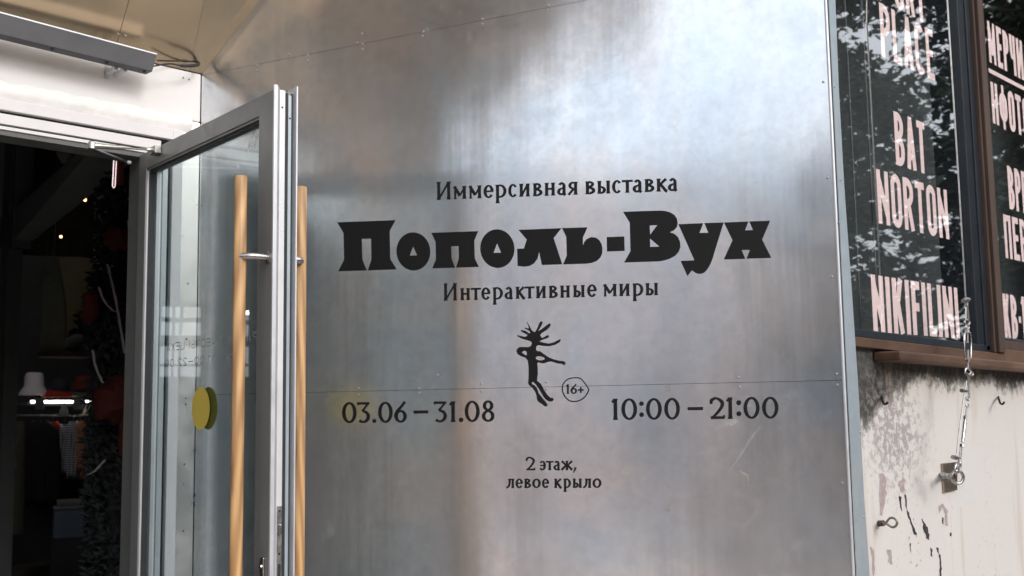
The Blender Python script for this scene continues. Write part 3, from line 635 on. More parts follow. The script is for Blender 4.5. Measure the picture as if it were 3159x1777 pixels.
# zinc trim on the street side: bent flange from the corner bead
trim = MB()
e0 = CORNER + MU * (S_END + 0.007)
lp = []
for py in (-700, 0, 280, 550, 640, 900, 1200, 1500, 1777, 2400):
    pxo = {-700: 2562, 0: 2575, 280: 2586, 550: 2601, 640: 2607, 900: 2626, 1200: 2646, 1500: 2662, 1777: 2681, 2400: 2710}[py]
    q = FP(pxo, py, e0.y - 0.001); lp.append((q.x, q.z))
lp.sort(key=lambda t: t[1]); lp[0] = (lp[0][0], 0.02); lp[-1] = (lp[-1][0], 4.5)
poly = [(e0.x, 0.02)] + lp + [(e0.x, 4.5)]
trim.prism(poly, e0.y - 0.003, e0.y - 0.001)
tr_o = trim.build('edge_trim', ZINC, None, label=None)
tr_o.parent = mwall; tr_o.matrix_parent_inverse = (Matrix.Translation(CORNER) @ Matrix.Rotation(MH, 4, 'Z')).inverted()
for px, py in ((2574, 268), (2592, 556), (2589, 686), (2654, 1334), (2664, 1594)):
    q = FP(px, py, e0.y - 0.003); loc = (Matrix.Translation(CORNER) @ Matrix.Rotation(MH, 4, 'Z')).inverted() @ q
    place_mesh('screw', screw, mwall, loc, (0, 0, -MH), (0.65,) * 3)

# ================================================================== SOFFIT (flared canopy lining)
sof = thing('soffit', 'brass-toned sheet metal soffit sloping up above the white header', 'soffit')
F0 = Vector((1.763, Y0, 2.777)); Gp = EYE + ray(629, 0) * (ray(629, 0).length * 3.82)
gd = Gp - F0; K = 7.5
Jp = CORNER + MU * 0.257 + Vector((0, 0, 2.997)); Cc = CORNER + Vector((0, 0, 2.777)); jd = Jp - Cc
sl = gd.z / (Y0 - Gp.y)
def sz(y): return 2.777 + (Y0 - y) * sl
FE = F0 + gd * K; JE = Cc + jd * K
def slab3(name, pts, mat, parent, th=0.004):
    vs = [Vector(p) for p in pts]; nrm = (vs[1] - vs[0]).cross(vs[2] - vs[0]).normalized()
    if nrm.z < 0: nrm = -nrm
    n = len(vs); m = MB(); fs = [tuple(range(n)), tuple(reversed(range(n, 2 * n)))] + [(i, (i + 1) % n, (i + 1) % n + n, i + n) for i in range(n)]
    m.add(vs + [v + nrm * th for v in vs], fs); return m.build(name, mat, parent)
slab3('metal_sheet', [F0 + Vector((0.001, 0, 0)), Cc, JE, FE], BRASSY, sof)
seamx = FP(350, 205, Y0).x
def sx(x0, y): return x0
yE = FE.y
slab3('metal_sheet', [(seamx + 0.001, Y0, 2.777), tuple(F0), tuple(FE), (seamx + 0.001 - 0.25, yE, sz(yE))], BRASSY, sof)
slab3('metal_sheet', [(0.32, Y0, 2.777), (seamx - 0.001, Y0, 2.777), (seamx - 0.001 - 0.25, yE, sz(yE)), (0.25, yE, sz(yE))], BRASSY, sof)
slab3('metal_sheet', [(-0.5, Y0, 2.777), (0.318, Y0, 2.777), (0.248, yE, sz(yE)), (-1.1, yE, sz(yE))], BRASSY, sof)
for x in (seamx - 0.012, seamx + 0.012):
    y = Y0 - 0.06
    place_mesh('screw', screw, sof, (x, y, sz(y) - 0.001), (radians(-50) + pi, 0, 0), (0.8,) * 3)

# ================================================================== WHITE HEADER + DOOR FRAME
hdr = thing('header_wall', 'white painted header and jamb around the shop entrance', 'wall')
def rough_panel(x0, x1, z0, z1, y, nx, nz, amp):
    m = MB(); vs = []; fs = []
    for j in range(nz + 1):
        for i in range(nx + 1):
            vs.append((x0 + (x1 - x0) * i / nx, y - random.uniform(0, amp), z0 + (z1 - z0) * j / nz))
    for j in range(nz):
        for i in range(nx):
            a = j * (nx + 1) + i; fs.append((a, a + 1, a + nx + 2, a + nx + 1))
    return m.add(vs, fs)
MB().box(-0.52, 1.807, Y0, Y0 + 0.12, 2.60, 2.774).build('header_panel', WHITE, hdr, bevel=0.006)
cm = MB(); nx = 90
for i in range(nx):
    pass
vs = []; rows = [2.612, 2.600, 2.585, 2.570, 2.556]
for j, z in enumerate(rows):
    for i in range(nx + 1):
        x = -0.5 + 2.27 * i / nx
        amp = [0.0, 0.006, 0.010, 0.007, 0.0][j]
        vs.append((x, Y0 - 0.0005 - amp * (0.6 + 0.8 * random.random()), z + (random.uniform(-0.006, 0.006) if j in (0, 1) else 0)))
fs = [(j * (nx + 1) + i, j * (nx + 1) + i + 1, (j + 1) * (nx + 1) + i + 1, (j + 1) * (nx + 1) + i) for j in range(4) for i in range(nx)]
cm.add(vs, fs).build('caulk_bead', CAULK, hdr, smooth=True)
MB().box(1.737, 1.807, Y0, Y0 + 0.12, 0.0, 2.598).build('jamb_panel', plain('satin_aluminium_strip', (0.78, 0.77, 0.77), 0.34, 0.85, var=0.05, scale=6), hdr, bevel=0.004)
dot = MB().lathe((0, 0, 0), [(0.0035, 0), (0.003, 0.001)], 8, (0, -1, 0)).build('screw', plain('dark_screw', (0.15, 0.15, 0.16), 0.5), mesh_only=True)
for px, py in ((565, 240), (583, 245)):
    q = FP(px, py); place_mesh('screw', dot, hdr, (q.x, Y0 - 0.0005, q.z))
for x, z in ((1.77, 2.03), (1.768, 1.84), (1.77, 1.64), (1.77, 1.62), (1.77, 1.42), (1.77, 1.2)):
    place_mesh('screw', dot, hdr, (x, Y0 - 0.0005, z))

fr = thing('door_frame', 'pale grey aluminium door frame set in the white entrance wall', 'door frame')
# head: stepped profile, z from 2.556 down to 2.446
MB().box(-0.5, 1.70, Y0 - 0.012, Y0 + 0.1, 2.519, 2.5545).build('head_upper_band', FRAMEW, fr, bevel=0.002)
MB().box(-0.5, 1.735, Y0 + 0.008, Y0 + 0.1, 2.510, 2.5185).build('head_groove', RUBBER, fr)
MB().box(-0.5, 1.66, Y0 - 0.006, Y0 + 0.1, 2.4765, 2.5095).build('head_lower_band', FRAMEW, fr, bevel=0.002)
MB().box(-0.5, 1.66, Y0 + 0.004, Y0 + 0.1, 2.4715, 2.476).build('head_groove', RUBBER, fr)
MB().box(-0.5, 1.62, Y0 - 0.002, Y0 + 0.02, 2.461, 2.471).build('head_lip', FRAMEW, fr)
MB().box(-0.5, 1.62, Y0 + 0.004, Y0 + 0.10, 2.4445, 2.4605).build('head_stop', plain('dark_frame_stop', (0.10, 0.105, 0.105), 0.5), fr)
# right jamb
MB().box(1.70, 1.7365, Y0 - 0.012, Y0 + 0.1, 0.0, 2.556).build('jamb_outer', FRAMEW, fr, bevel=0.002)
MB().box(1.690, 1.6995, Y0 + 0.008, Y0 + 0.1, 0.0, 2.51).build('jamb_groove', RUBBER, fr)
MB().box(1.640, 1.6895, Y0 - 0.002, Y0 + 0.1, 0.0, 2.476).build('jamb_inner', plain('blue_white_profile', (0.58, 0.63, 0.67), 0.35, 0.2, var=0.04), fr, bevel=0.002)
MB().box(1.600, 1.6395, Y0 + 0.02, Y0 + 0.1, 0.0, 2.444).build('jamb_stop', plain('dark_frame_stop', (0.1, 0.1, 0.1), 0.5), fr)
for z in (2.12, 2.03, 1.35):
    MB().box(1.652, 1.662, Y0 - 0.010, Y0 - 0.002, z, z + 0.012).build('frame_clip', STEELW, fr)
# left part of the entrance (outside the picture): fixed glazed leaf
fx = thing('fixed_glazed_panel', 'fixed glass leaf left of the open doorway, outside the picture', 'door')
MB().box(-0.5, -0.42, Y0, Y0 + 0.06, 0, 2.44).build('stile', STILE, fx); MB().box(0.50, 0.585, Y0, Y0 + 0.06, 0, 2.44).build('stile', STILE, fx)
MB().box(-0.42, 0.50, Y0, Y0 + 0.06, 2.35, 2.44).build('rail', STILE, fx); MB().box(-0.42, 0.50, Y0, Y0 + 0.06, 0, 0.2).build('rail', STILE, fx)
MB().box(-0.42, 0.50, Y0 + 0.027, Y0 + 0.033, 0.2, 2.35).build('glass_pane', GLASS, fx)
# unseen left cheek wall, its length and tone shaped for reflections in the metal
lc = thing('cheek_wall', 'left cheek wall outside the picture, length and pale tone shaped for its reflection in the lettered wall', 'wall', (-0.52, Y0, 0), radians(-108.8))
MB().prism([(0, 0.02), (0.34, 0.02), (0.34, 2.77 + 0.34 * 0.8), (0, 2.777)], -0.003, 0.0).build('painted_sheet', plain('cheek_reflection_tone', (0.50, 0.48, 0.47), 0.5, var=0.2, scale=2), lc)

wp = Vector((-0.52, Y0, 0)) + Vector((cos(radians(-108.8)), sin(radians(-108.8)), 0)) * 0.38
MB().box(wp.x - 0.03, wp.x + 0.03, wp.y - 0.03, wp.y + 0.03, 0.0, 1.42).build('reflection_post', plain('orange_brown_wood', (0.55, 0.26, 0.09), 0.6, var=0.2, scale=9), None, label='orange brown post added at the end of the left cheek wall for its reflection, outside the picture', cat='post', bevel=0.004)  # added out of view to mirror an orange strip in the metal wall
# ================================================================== OPEN GLASS DOOR
door = thing('glass_door', 'open grey aluminium glass door with long wooden pull handles, swung towards the street', 'door', HINGE, DH)
TH = 0.058; DW = 0.953; DT = 2.448
MB().box(0.0, 0.062, 0, TH, 0.01, DT).build('hinge_stile', STILE, door, bevel=0.0015)
MB().box(0.862, 0.944, 0, TH, 0.01, DT).build('lock_stile', STILE, door, bevel=0.0015)
MB().box(0.062, 0.862, 0.0, TH, 2.392, DT - 0.0005).build('top_rail', STILE, door, bevel=0.0015)
MB().box(0.062, 0.862, 0.0, TH, 0.012, 0.16).build('bottom_rail', STILE, door, bevel=0.0015)
g1 = 0.018
MB().box(0.062, 0.0665, 0.004, g1 + 0.01, 0.165, 2.386).build('glazing_bead', ENDW, door)
MB().box(0.0665, 0.0705, 0.009, g1 + 0.01, 0.165, 2.384).build('glazing_gasket', RUBBER, door)
MB().box(0.066, 0.858, 0.004, g1 + 0.008, 2.386, 2.3915).build('glazing_bead', STILE, door)
MB().box(0.070, 0.858, 0.010, g1 + 0.008, 2.378, 2.3855).build('glazing_gasket', RUBBER, door)
MB().box(0.8575, 0.8618, 0.006, g1 + 0.008, 0.165, 2.386).build('glazing_gasket', RUBBER, door)
MB().box(0.0665, 0.858, 0.0265, 0.0325, 0.155, 2.3915).build('glass_pane', GLASS, door)
MB().box(0.062, 0.0705, 0.034, 0.050, 0.165, 2.386).build('glazing_bead', ALUB, door)
# lock edge profile pieces, seen end on
MB().box(0.9442, 0.952, -0.001, 0.010, 0.01, DT + 0.012).build('edge_lip', ALUB, door, bevel=0.001)
MB().box(0.9442, 0.951, 0.0105, 0.0145, 0.01, DT + 0.006).build('edge_brush', plain('grey_brush_seal', (0.30, 0.30, 0.32), 0.8), door)
MB().box(0.9442, 0.953, 0.0148, 0.031, 0.01, DT).build('edge_plate', ENDW, door, bevel=0.001)
MB().box(0.9442, 0.947, 0.0312, 0.042, 0.01, DT - 0.004).build('edge_channel', RUBBER, door)
MB().box(0.9442, 0.949, 0.0422, 0.051, 0.01, DT - 0.010).build('edge_strip', BLUEG, door)
MB().box(0.9442, 0.946, 0.0512, 0.056, 0.01, DT - 0.004).build('edge_channel', RUBBER, door)
MB().box(0.915, 0.965, 0.0585, 0.0625, 0.01, DT + 0.014).build('overlap_flange', ALUB, door, bevel=0.001)
dotm = MB().lathe((0, 0, 0), [(0.003, 0), (0.0025, 0.001)], 8, (1, 0, 0)).build('screw', RUBBER, mesh_only=True)
for y, z, x in ((0.022, 2.40, 0.953), (0.047, 2.375, 0.949)): place_mesh('screw', dotm, door, (x, y, z))
# lock plate
zl = DL(848, 1565)[1]
lpz = zl
MB().box(0.9532, 0.9552, 0.0165, 0.0300, 0.95, lpz).build('lock_plate', STEELW, door, bevel=0.0005)
for z in (lpz - 0.012, lpz - 0.12):
    place_mesh('screw', dotm, door, (0.9555, 0.0232, z), scl=(1, 1.1, 1.1))
MB().box(0.955, 0.963, 0.0205, 0.0265, lpz - 0.072, lpz - 0.045).build('latch_bolt', STEEL, door, bevel=0.002)
MB().box(0.9552, 0.957, 0.020, 0.027, lpz - 0.19, lpz - 0.145).build('strike_slot', RUBBER, door)
# flush bolt on the stile face
MB().box(0.905, 0.925, -0.006, -0.0005, 1.08, 1.222).build('flush_bolt_plate', STEELW, door, bevel=0.002)
MB().lathe((0.915, -0.006, 1.200), [(0.006, 0), (0.005, 0.004)], 12, (0, -1, 0)).build('flush_bolt_knob', STEEL, door)
# handles: two oak bars on bent steel stand-offs
def handle(sg, label):
    off = -0.067 if sg < 0 else TH + 0.052
    face = 0.0 if sg < 0 else 0.0625
    ax = 0.897; zt = 2.212 if sg < 0 else 2.205
    h = MB().tube([(ax, off, 0.55), (ax, off, zt - 0.006), (ax, off, zt - 0.001), (ax, off, zt)], [0.0163, 0.0163, 0.0158, 0.013], 24).build('handle', OAK, door, label=label, smooth=True)
    for z in (1.997, 0.80):
        bend = face + sg * 0.045
        MB().tube([(0.926, face, z), (0.926, bend, z), (0.921, face + sg * 0.055, z), (ax + 0.004, off + sg * 0.004, z)] if sg < 0 else
                  [(0.926, face, z), (0.926, face + 0.022, z), (0.920, face + 0.033, z), (ax + 0.002, off, z)], 0.0102, 14).build('standoff', STEEL, h, smooth=True)
        MB().lathe((0.926, face, z), [(0.0165, 0.0), (0.0165, 0.003), (0.013, 0.005)], 18, (0, sg, 0)).build('standoff_rose', STEELW, h, smooth=True)
    return h
handle(-1, 'round oak pull bar on the near face of the door')
handle(1, 'round oak pull bar on the far face of the door')
# stickers and lettering on the pane
def disc(cx, cz, r, y, mat, lab):
    m = MB(); n = 40; m.add([(cx + r * cos(2 * pi * k / n), y, cz + r * sin(2 * pi * k / n)) for k in range(n)], [tuple(range(n))]); m.build('round_sticker', mat, door, label=lab)
disc(0.459, 1.605, 0.0625, 0.0262, YELL, 'flat yellow disc on the near side of the pane')
disc(0.497, 1.605, 0.0620, 0.0330, plain('dark_yellow_vinyl', (0.33, 0.27, 0.05), 0.6), 'darker yellow disc on the far side of the pane')
def door_text(txt, a0, a1, z, h, W, mat, gap=0.28, lead=0.0):
    # read from the far side, so it runs towards the hinge
    pen = Pen(lambda x, y: (x, y), 0.0)
    widths = {' ': 0.5, 'М': 1.2, 'Ы': 1.2, 'Ф': 1.25, '1': 0.45, ':': 0.3, '-': 1.0}
    tot = sum(widths.get(c, 0.8) + gap for c in txt) - gap; k = (a1 - a0) / tot; x = a0
    pen.sgn = 1
    for c in txt:
        w_ = widths.get(c, 0.8) * k
        if c != ' ': CG(pen, c, x, x + w_, 0, h, W)
        x += w_ + gap * k
    m = MB(); m.add([(v[0], v[1], v[2]) for v in pen.m.v], pen.m.f)
    mm = MB(); mm.add([(a1 + a0 - vx, 0.0262 + -vy * 0.2 - 0.0001, z + vz) for vx, vy, vz in m.v], m.f)
    return mm
door_text('ГРАФИК РАБОТЫ ЦЕХА', 0.20, 0.85, 1.785, 0.024, 0.0026, FROST).build('glass_lettering', FROST, door, label='reversed grey line of opening-hours lettering')
door_text('ВСК  11:00-22:00', 0.19, 0.72, 1.735, 0.024, 0.0026, FROST).build('glass_lettering', FROST, door, label='reversed grey lettering with the times')
pen = Pen(lambda x, y: (x, y), 0.0)
CG(pen, 'А', 0.0, 0.062, 0, 0.055, 0.013)
MB().add([(0.735 + x + z * 0.25, 0.0262, 2.322 + z - x * 0.12) for x, y, z in pen.m.v], pen.m.f).build('glass_lettering', MIRLET, door, label='painted reflection of a large pale letter А at the top of the pane')  # reflected sign letter drawn as a flat shape on the glass

# door closer arm
cl = thing('door_closer', 'steel scissor arm door closer between the frame head and the top of the open door', 'door closer')
pb = HINGE + DU * 0.165 + DN * -0.012; pb.z = 2.432
piv = FP(283, 449, Y0 - 0.16); anc = FP(392, 500, Y0 + 0.03)
d_ = (pb - piv)
MB().tube([piv, piv + d_ * 0.04, piv + d_ * 0.45, piv + d_ * 0.46], [0.006, 0.0085, 0.0075, 0.005], 10).tube([piv + d_ * 0.4, piv + d_ * 0.88], 0.0032, 8).build('arm', STEELW, cl, smooth=True)
MB().tube([piv + d_ * 0.86, piv + d_ * 0.92, pb], [0.004, 0.0085, 0.006], 10).build('arm_end', STEEL, cl, smooth=True)
MB().lathe((piv.x, piv.y, piv.z - 0.010), [(0.011, 0), (0.011, 0.02), (0.006, 0.024)], 12).build('pivot', STEEL, cl, smooth=True)
MB().tube([piv - Vector((0, 0, 0.008)), anc], [0.0045, 0.0045], 8).build('arm', STEELW, cl, smooth=True)
MB().tube([anc, anc + Vector((0.012, 0.0, 0.0))], 0.006, 8).build('arm_end', ENDW, cl)
q = HINGE + DU * 0.165; 
br = MB().box(0.145, 0.19, -0.022, -0.0005, 2.418, 2.444).build('bracket', STEELW, None, bevel=0.002)
br.parent = cl; br.matrix_parent_inverse = Matrix.Identity(4); br.location = HINGE; br.rotation_euler = (0, 0, DH)

# ================================================================== LINEAR LAMP + CABLE
lamp = thing('linear_lamp', 'long grey linear lamp mounted above the doorway, in front of the white header', 'lamp')
yl = Y0 - 0.12
a0 = FP(0, 39, yl); a1 = FP(485, 168, yl); b0 = FP(0, 106, yl); b1 = FP(470, 221, yl)
dxl = 1.5
zt0 = a1.z + (a0.z - a1.z) / (a0.x - a1.x) * (-0.45 - a1.x); zb0 = b1.z + (b0.z - b1.z) / (b0.x - b1.x) * (-0.45 - b1.x)
MB().prism([(-0.45, zb0), (b1.x, b1.z), (a1.x, a1.z), (-0.45, zt0)], yl, yl + 0.045).build('housing', LAMPG, lamp, bevel=0.002)
MB().prism([(-0.45, zt0 - 0.004), (a1.x, a1.z - 0.004), (a1.x, a1.z + 0.004), (-0.45, zt0 + 0.004)], yl + 0.002, yl + 0.04).build('top_cover', ALUB, lamp)
for x in (1.46, 0.75, 0.1):
    MB().box(x, x + 0.012, yl + 0.045, Y0, 2.70, 2.712).box(x, x + 0.012, Y0 - 0.004, Y0 - 0.0005, 2.685, 2.735).build('bracket', ALUB, lamp)
    MB().box(x + 0.03, x + 0.042, yl + 0.045, Y0, 2.70, 2.712).build('bracket', ALUB, lamp)
for px in (157, 325, 449):
    t = px / 485; q = Vector((a0.x + (a1.x - a0.x) * t, 0, b0.z + (b1.z - b0.z) * t))
    MB().box(q.x - 0.004, q.x + 0.004, yl + 0.01, yl + 0.016, q.z - 0.006, q.z + 0.002).build('screw', RUBBER, lamp)
cab = MB()
cp = [(1.545, yl + 0.02, 2.715), FP(520, 197, yl + 0.03), FP(560, 203, yl + 0.04), FP(600, 202, yl + 0.05), FP(613, 196, yl + 0.07), FP(600, 188, yl + 0.09), FP(575, 187, yl + 0.095), FP(530, 188, yl + 0.09), FP(485, 187, yl + 0.07)]
cps = catmull([tuple(p) for p in cp], 5)
rr = [0.0028] * len(cps)
for i in range(len(cps)):
    if 9 < i < 32: rr[i] = 0.0058
cab.tube(cps, rr, 8).build('power_cable', RUBBER, None, label='black power cable looping out of the right end of the grey lamp', cat='cable', smooth=True)

# ================================================================== STREET FACADE: plaster wall, windows
pw = thing('plaster_wall', 'stained cream plaster wall under the shop window, flaked and dirty', 'wall')
zsill = 1.722
MB().prism([(2.56, 0.0), (14, 0.0), (14, zsill - 0.02), (2.56, zsill + 0.03)], Y1, Y1 + 0.3).build('plaster_face', PLASTER, pw)
MB().box(2.56, 14, Y1 + 0.02, Y1 + 0.3, 3.9, 6.0).build('upper_wall', plain('upper_plaster', (0.5, 0.46, 0.42), 0.85, var=0.1), pw)
CHIP = plain('dark_chipped_render', (0.035, 0.033, 0.035), 0.95, var=0.5, scale=60, bump=0.8, bscale=80)
MAUVE = plain('mauve_underlayer', (0.36, 0.30, 0.30), 0.95, var=0.25, scale=60)
def chip(pts, mat=CHIP, jit=3.0, y=0.0006):
    out = []
    m = len(pts)
    for i in range(m):
        a, b = pts[i], pts[(i + 1) % m]
        for k in range(4):
            t = k / 4; out.append((a[0] + (b[0] - a[0]) * t + random.uniform(-jit, jit), a[1] + (b[1] - a[1]) * t + random.uniform(-jit, jit)))
    pen = Pen(lambda x, yy: XZ(2500 + x * .4674, 1100 + yy * .4674), y); pen.poly(out)
    MB().add([(v[0], Y1 + v[1], v[2]) for v in pen.m.v], pen.m.f).build('plaster_chip', mat, pw)
chip([(583, 920), (600, 925), (604, 1020), (592, 1000)]); chip([(620, 905), (632, 915), (638, 1010), (626, 985)], jit=2)
chip([(636, 1010), (650, 1030), (672, 1100), (700, 1170), (700, 1190), (680, 1165), (662, 1100), (640, 1050)], jit=4); 
chip([(735, 1068), (752, 1095), (775, 1140), (788, 1215), (768, 1205), (745, 1150)], jit=5); chip([(830, 1258), (845, 1262), (848, 1300), (836, 1290)], jit=2)
chip([(848, 1300), (858, 1310), (866, 1400), (864, 1449), (854, 1449), (850, 1370)], jit=3); chip([(918, 1160), (930, 1162), (932, 1188), (920, 1186)], jit=2)
chip([(654, 1230), (662, 1232), (664, 1300), (657, 1270)], jit=2); chip([(790, 1262), (803, 1270), (803, 1325), (792, 1310)], jit=3)
chip([(868, 1060), (878, 1065), (878, 1110), (870, 1100)], jit=2)
chip([(648, 1180), (655, 1190), (652, 1215), (646, 1200)], jit=2, mat=MAUVE)
chip([(575, 840), (620, 800), (630, 890), (590, 900)], MAUVE, 7, 0.0003); chip([(510, 1270), (540, 1280), (540, 1370), (510, 1360)], MAUVE, 8, 0.0003)
chip([(845, 990), (870, 970), (905, 1020), (905, 1120), (890, 1110), (885, 1040), (868, 995), (850, 1040)], MAUVE, 4, 0.0003)
chip([(450, 780), (490, 770), (500, 900), (480, 1050), (455, 1050)], MAUVE, 8, 0.0003)
chip([(395, 1250), (420, 1280), (425, 1440), (410, 1449)], MAUVE, 6, 0.0003)
PATCH = plain('grey_repair_paint', (0.59, 0.58, 0.58), 0.8, var=0.03, scale=6)
chip([(1000, 592), (1095, 586), (1112, 780), (1108, 962), (965, 992), (950, 880), (1000, 870)], PATCH, 3, 0.0004)
# dark gap under the sill at the left
# window
win = thing('shop_window', 'dark shop window with condensed pink lettering PLACE, BAT NORTON and NIKIFILINI', 'window')
XL, XM0, XM1, XR = 2.56, 3.60, 3.79, 6.0
YG = Y1 - 0.012
zbl = lambda x: 1.789 - 0.020 * (x - 2.5)
def bar(x0, x1, z0a, z0b, z1a, z1b, y0, y1, name, mat, par): MB().prism([(x0, z0a), (x1, z0b), (x1, z1b), (x0, z1a)], y0, y1).build(name, mat, par, bevel=0.002)
bar(XL, 3.80, zsill + 0.031, 1.722, 1.779, 1.752, Y1 - 0.025, Y1 + 0.1, 'frame_bottom', SILLW, win)
bar(XL, 3.70, 1.7795, 1.7545, 1.803, 1.778, Y1 - 0.018, Y1 + 0.1, 'frame_rail', FRAMEK, win)
MB().box(XL, 3.695, Y1 + 0.004, Y1 + 0.008, 1.78, 3.9).build('glass_pane', WGLASS, win)
MB().box(3.618, 3.672, Y1 - 0.012, Y1 + 0.1, 1.775, 3.9).build('stile', FRAMEK, win, bevel=0.002)
MB().box(3.6725, 3.708, Y1 - 0.018, Y1 + 0.1, 1.76, 3.9).build('stile', FRAMEK, win, bevel=0.002)
MB().box(3.7085, 3.722, Y1 - 0.030, Y1 + 0.1, 1.755, 3.9).build('post', FRAMEB, win, bevel=0.002)
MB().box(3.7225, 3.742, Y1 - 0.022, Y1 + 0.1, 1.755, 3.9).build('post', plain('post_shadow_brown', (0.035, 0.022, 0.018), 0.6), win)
MB().box(3.7425, 3.792, Y1 - 0.034, Y1 + 0.1, 1.755, 3.9).build('post', FRAMEB, win, bevel=0.002)
for x in (2.93, 3.04):
    MB().box(x, x + 0.005, Y1 + 0.05, Y1 + 0.055, 1.8, 3.9).build('mirror_line', plain('mirror_line_grey', (0.10, 0.11, 0.12), 0.6), win)  # grey strips stand in for faint lines reflected in the pane
def winline(txt, xs, px0, pt0, px1, pb0, W, parent, label):
    """txt letters with widths; px0,pt0 top left, pb0 baseline left pixel y, px1 right pixel x on baseline"""
    xa, zt = XZ(px0, pt0, Y1 + 0.009); xb_, zb = XZ(px0 + 6, pb0, Y1 + 0.009)
    py1 = pb0
    for _ in range(6):
        xr, zr = XZ(px1, py1, Y1 + 0.009); py1 += (zr - zb) * 900
    pen = Pen(lambda x, y: (x, y), 0.0)
    tot = sum(xs) + 0.22 * (len(xs) - 1); k = (xr - xa) / tot; x = xa
    for c, w_ in zip(txt, xs):
        if c != ' ': CG(pen, c, x, x + w_ * k, zb, zt, W)
        x += (w_ + 0.22) * k
    MB().add([(v[0], Y1 + 0.009 + v[1], v[2]) for v in pen.m.v], pen.m.f).build('window_lettering', PINK, parent, label=label)
winline('ORT', [1, 1, 0.95], 2752, -150, 2856, 20, 0.0245, win, 'pink letters cut off at the top')
winline('PLACE', [1, .85, 1.05, 1, .85], 2711, 6, 2885, 172, 0.0245, win, 'pink word PLACE')
winline('BAT', [1, 1.05, .95], 2756, 342, 2860, 507, 0.0245, win, 'pink word BAT')
winline('NORTON', [1.1, 1, 1, .95, 1, 1.1], 2702, 520, 2929, 688, 0.0245, win, 'pink word NORTON')
winline('NIKIFILINI', [1.15, .45, 1.1, .45, .9, .45, .85, .45, 1.15, .45], 2686, 846, 2962, 1023, 0.0275, win, 'pink word NIKIFILINI')
DARKROOM = plain('dark_room_lining', (0.03, 0.036, 0.04), 0.9, var=0.4, scale=2)
rm = MB().box(2.55, 14, 2.3, 2.34, 0.5, 3.95).box(2.55, 14, Y1 + 0.11, 2.3, 3.9, 3.95).box(2.55, 14, Y1 + 0.31, 2.3, 1.2, 1.24).box(2.52, 2.56, Y1 + 0.11, 2.34, 0.5, 3.95)
rm.build('room_behind_window', DARKROOM, kind='structure')
win2 = thing('shop_window', 'second brown-framed shop window at the right edge with pink Cyrillic lettering', 'window')
bar(3.80, 6.2, 1.722, 1.675, 1.770, 1.720, Y1 - 0.025, Y1 + 0.1, 'frame_bottom', SILLW, win2)
bar(3.795, 6.2, 1.7705, 1.7205, 1.800, 1.750, Y1 - 0.020, Y1 + 0.1, 'frame_rail', FRAMEB, win2)
bar(3.795, 6.2, 1.8005, 1.7505, 1.812, 1.762, Y1 - 0.012, Y1 + 0.1, 'frame_rail', FRAMEK, win2)
MB().box(3.793, 6.2, Y1 + 0.004, Y1 + 0.008, 1.76, 3.9).build('glass_pane', WGLASS, win2)
MB().box(6.2, 6.3, Y1 - 0.03, Y1 + 0.1, 1.7, 3.9).build('stile', FRAMEB, win2)
winline('МЕРЧИ', [1.2, .85, .9, .95, 1.1], 3044, 62, 3160, 190, 0.0245, win2, 'pink word МЕРЧ running out of the picture')
winline('НФОТО', [1, 1.25, 1, 0.95, 1], 3055, 250, 3178, 378, 0.0245, win2, 'pink cut-off word below the thin rule')
winline('ВРЕМЯ'.replace('Я', 'А'), [1, 1, .85, 1.2, 1], 3106, 510, 3215, 643, 0.0245, win2, 'pink word beginning ВР')
winline('ПЕРЕ', [1, .85, 1, .85], 3094, 660, 3195, 795, 0.0245, win2, 'pink word beginning ПЕР')
winline('КВ-11', [1, 1, .4, .5, .5], 3092, 905, 3180, 1042, 0.0245, win2, 'pink word beginning КВ')
xa, za = XZ(3050, 216, Y1 + .009); 
MB().box(xa, xa + 1.2, Y1 + 0.0088, Y1 + 0.0092, za - 0.008, za + 0.008).build('lettering_rule', PINK, win2)
MB().box(6.3, 14, Y1 + 0.006, Y1 + 0.29, zsill - 0.04, 5.98).build('far_facade', plain('upper_plaster', (0.5, 0.46, 0.42), 0.85), pw)
# sill board
sb = MB()
xs0 = XZ(2742, 1100, Y1 - 0.05)[0]
sb.prism([(xs0, 1.710), (6.3, 1.646), (6.3, 1.672), (xs0, 1.737)], Y1 - 0.085, Y1 - 0.002)
sb.build('window_sill', SILLW, win, bevel=0.006, label='sagging reddish brown sill board')

# ================================================================== STEEL CABLE WITH TURNBUCKLES
YC = Y1 - 0.13
def P(px, py, y=YC): return FP(px, py, y)
wc = thing('wire_rope', 'thin steel wire rope with turnbuckles running down in front of the shop window', 'cable')
MB().tube([P(2921, -400), P(2922, 0), P(2960, 600), P(2979, 918)], 0.0026, 8).build('rope', STEELW, wc)
k4 = 1 / 4.14; c4 = lambda x, y, yy=YC: P(2850 + x * k4, 900 + y * k4, yy)
k5 = 1 / 4.025; c5 = lambda x, y, yy=YC: P(2850 + x * k5, 1200 + y * k5, yy)
VX = Vector((1, 0, 0)); CD = Vector((0.9, -0.42, 0)).normalized()
def ring_at(c, R, r, nrm=None, name='ring', par=None, mat=STEEL):
    return MB().torus(c, nrm or Vector((-0.45, -0.9, 0.1)), R, r, 24, 8).build(name, mat, par or wc, smooth=True)
# rope clamp
MB().tube([c4(500, 115), c4(540, 105), c4(575, 100)], [0.006, 0.009, 0.006], 8).build('rope_clamp', STEELW, wc, smooth=True)
MB().tube([c4(545, 140), c4(548, 190)], 0.0062, 10).build('ferrule', STEEL, wc, smooth=True)
MB().tube([c4(540, 195), c4(536, 350)], 0.0028, 8).tube([c4(558, 195), c4(574, 350)], 0.0028, 8).build('rope_loop', STEELW, wc)
ring_at(c4(553, 392), 0.0085, 0.003)
MB().tube([c4(556, 430), c4(556, 490)], 0.0032, 8).build('threaded_rod', STEEL, wc)
ring_at(c4(556, 450), 0.006, 0.0022)
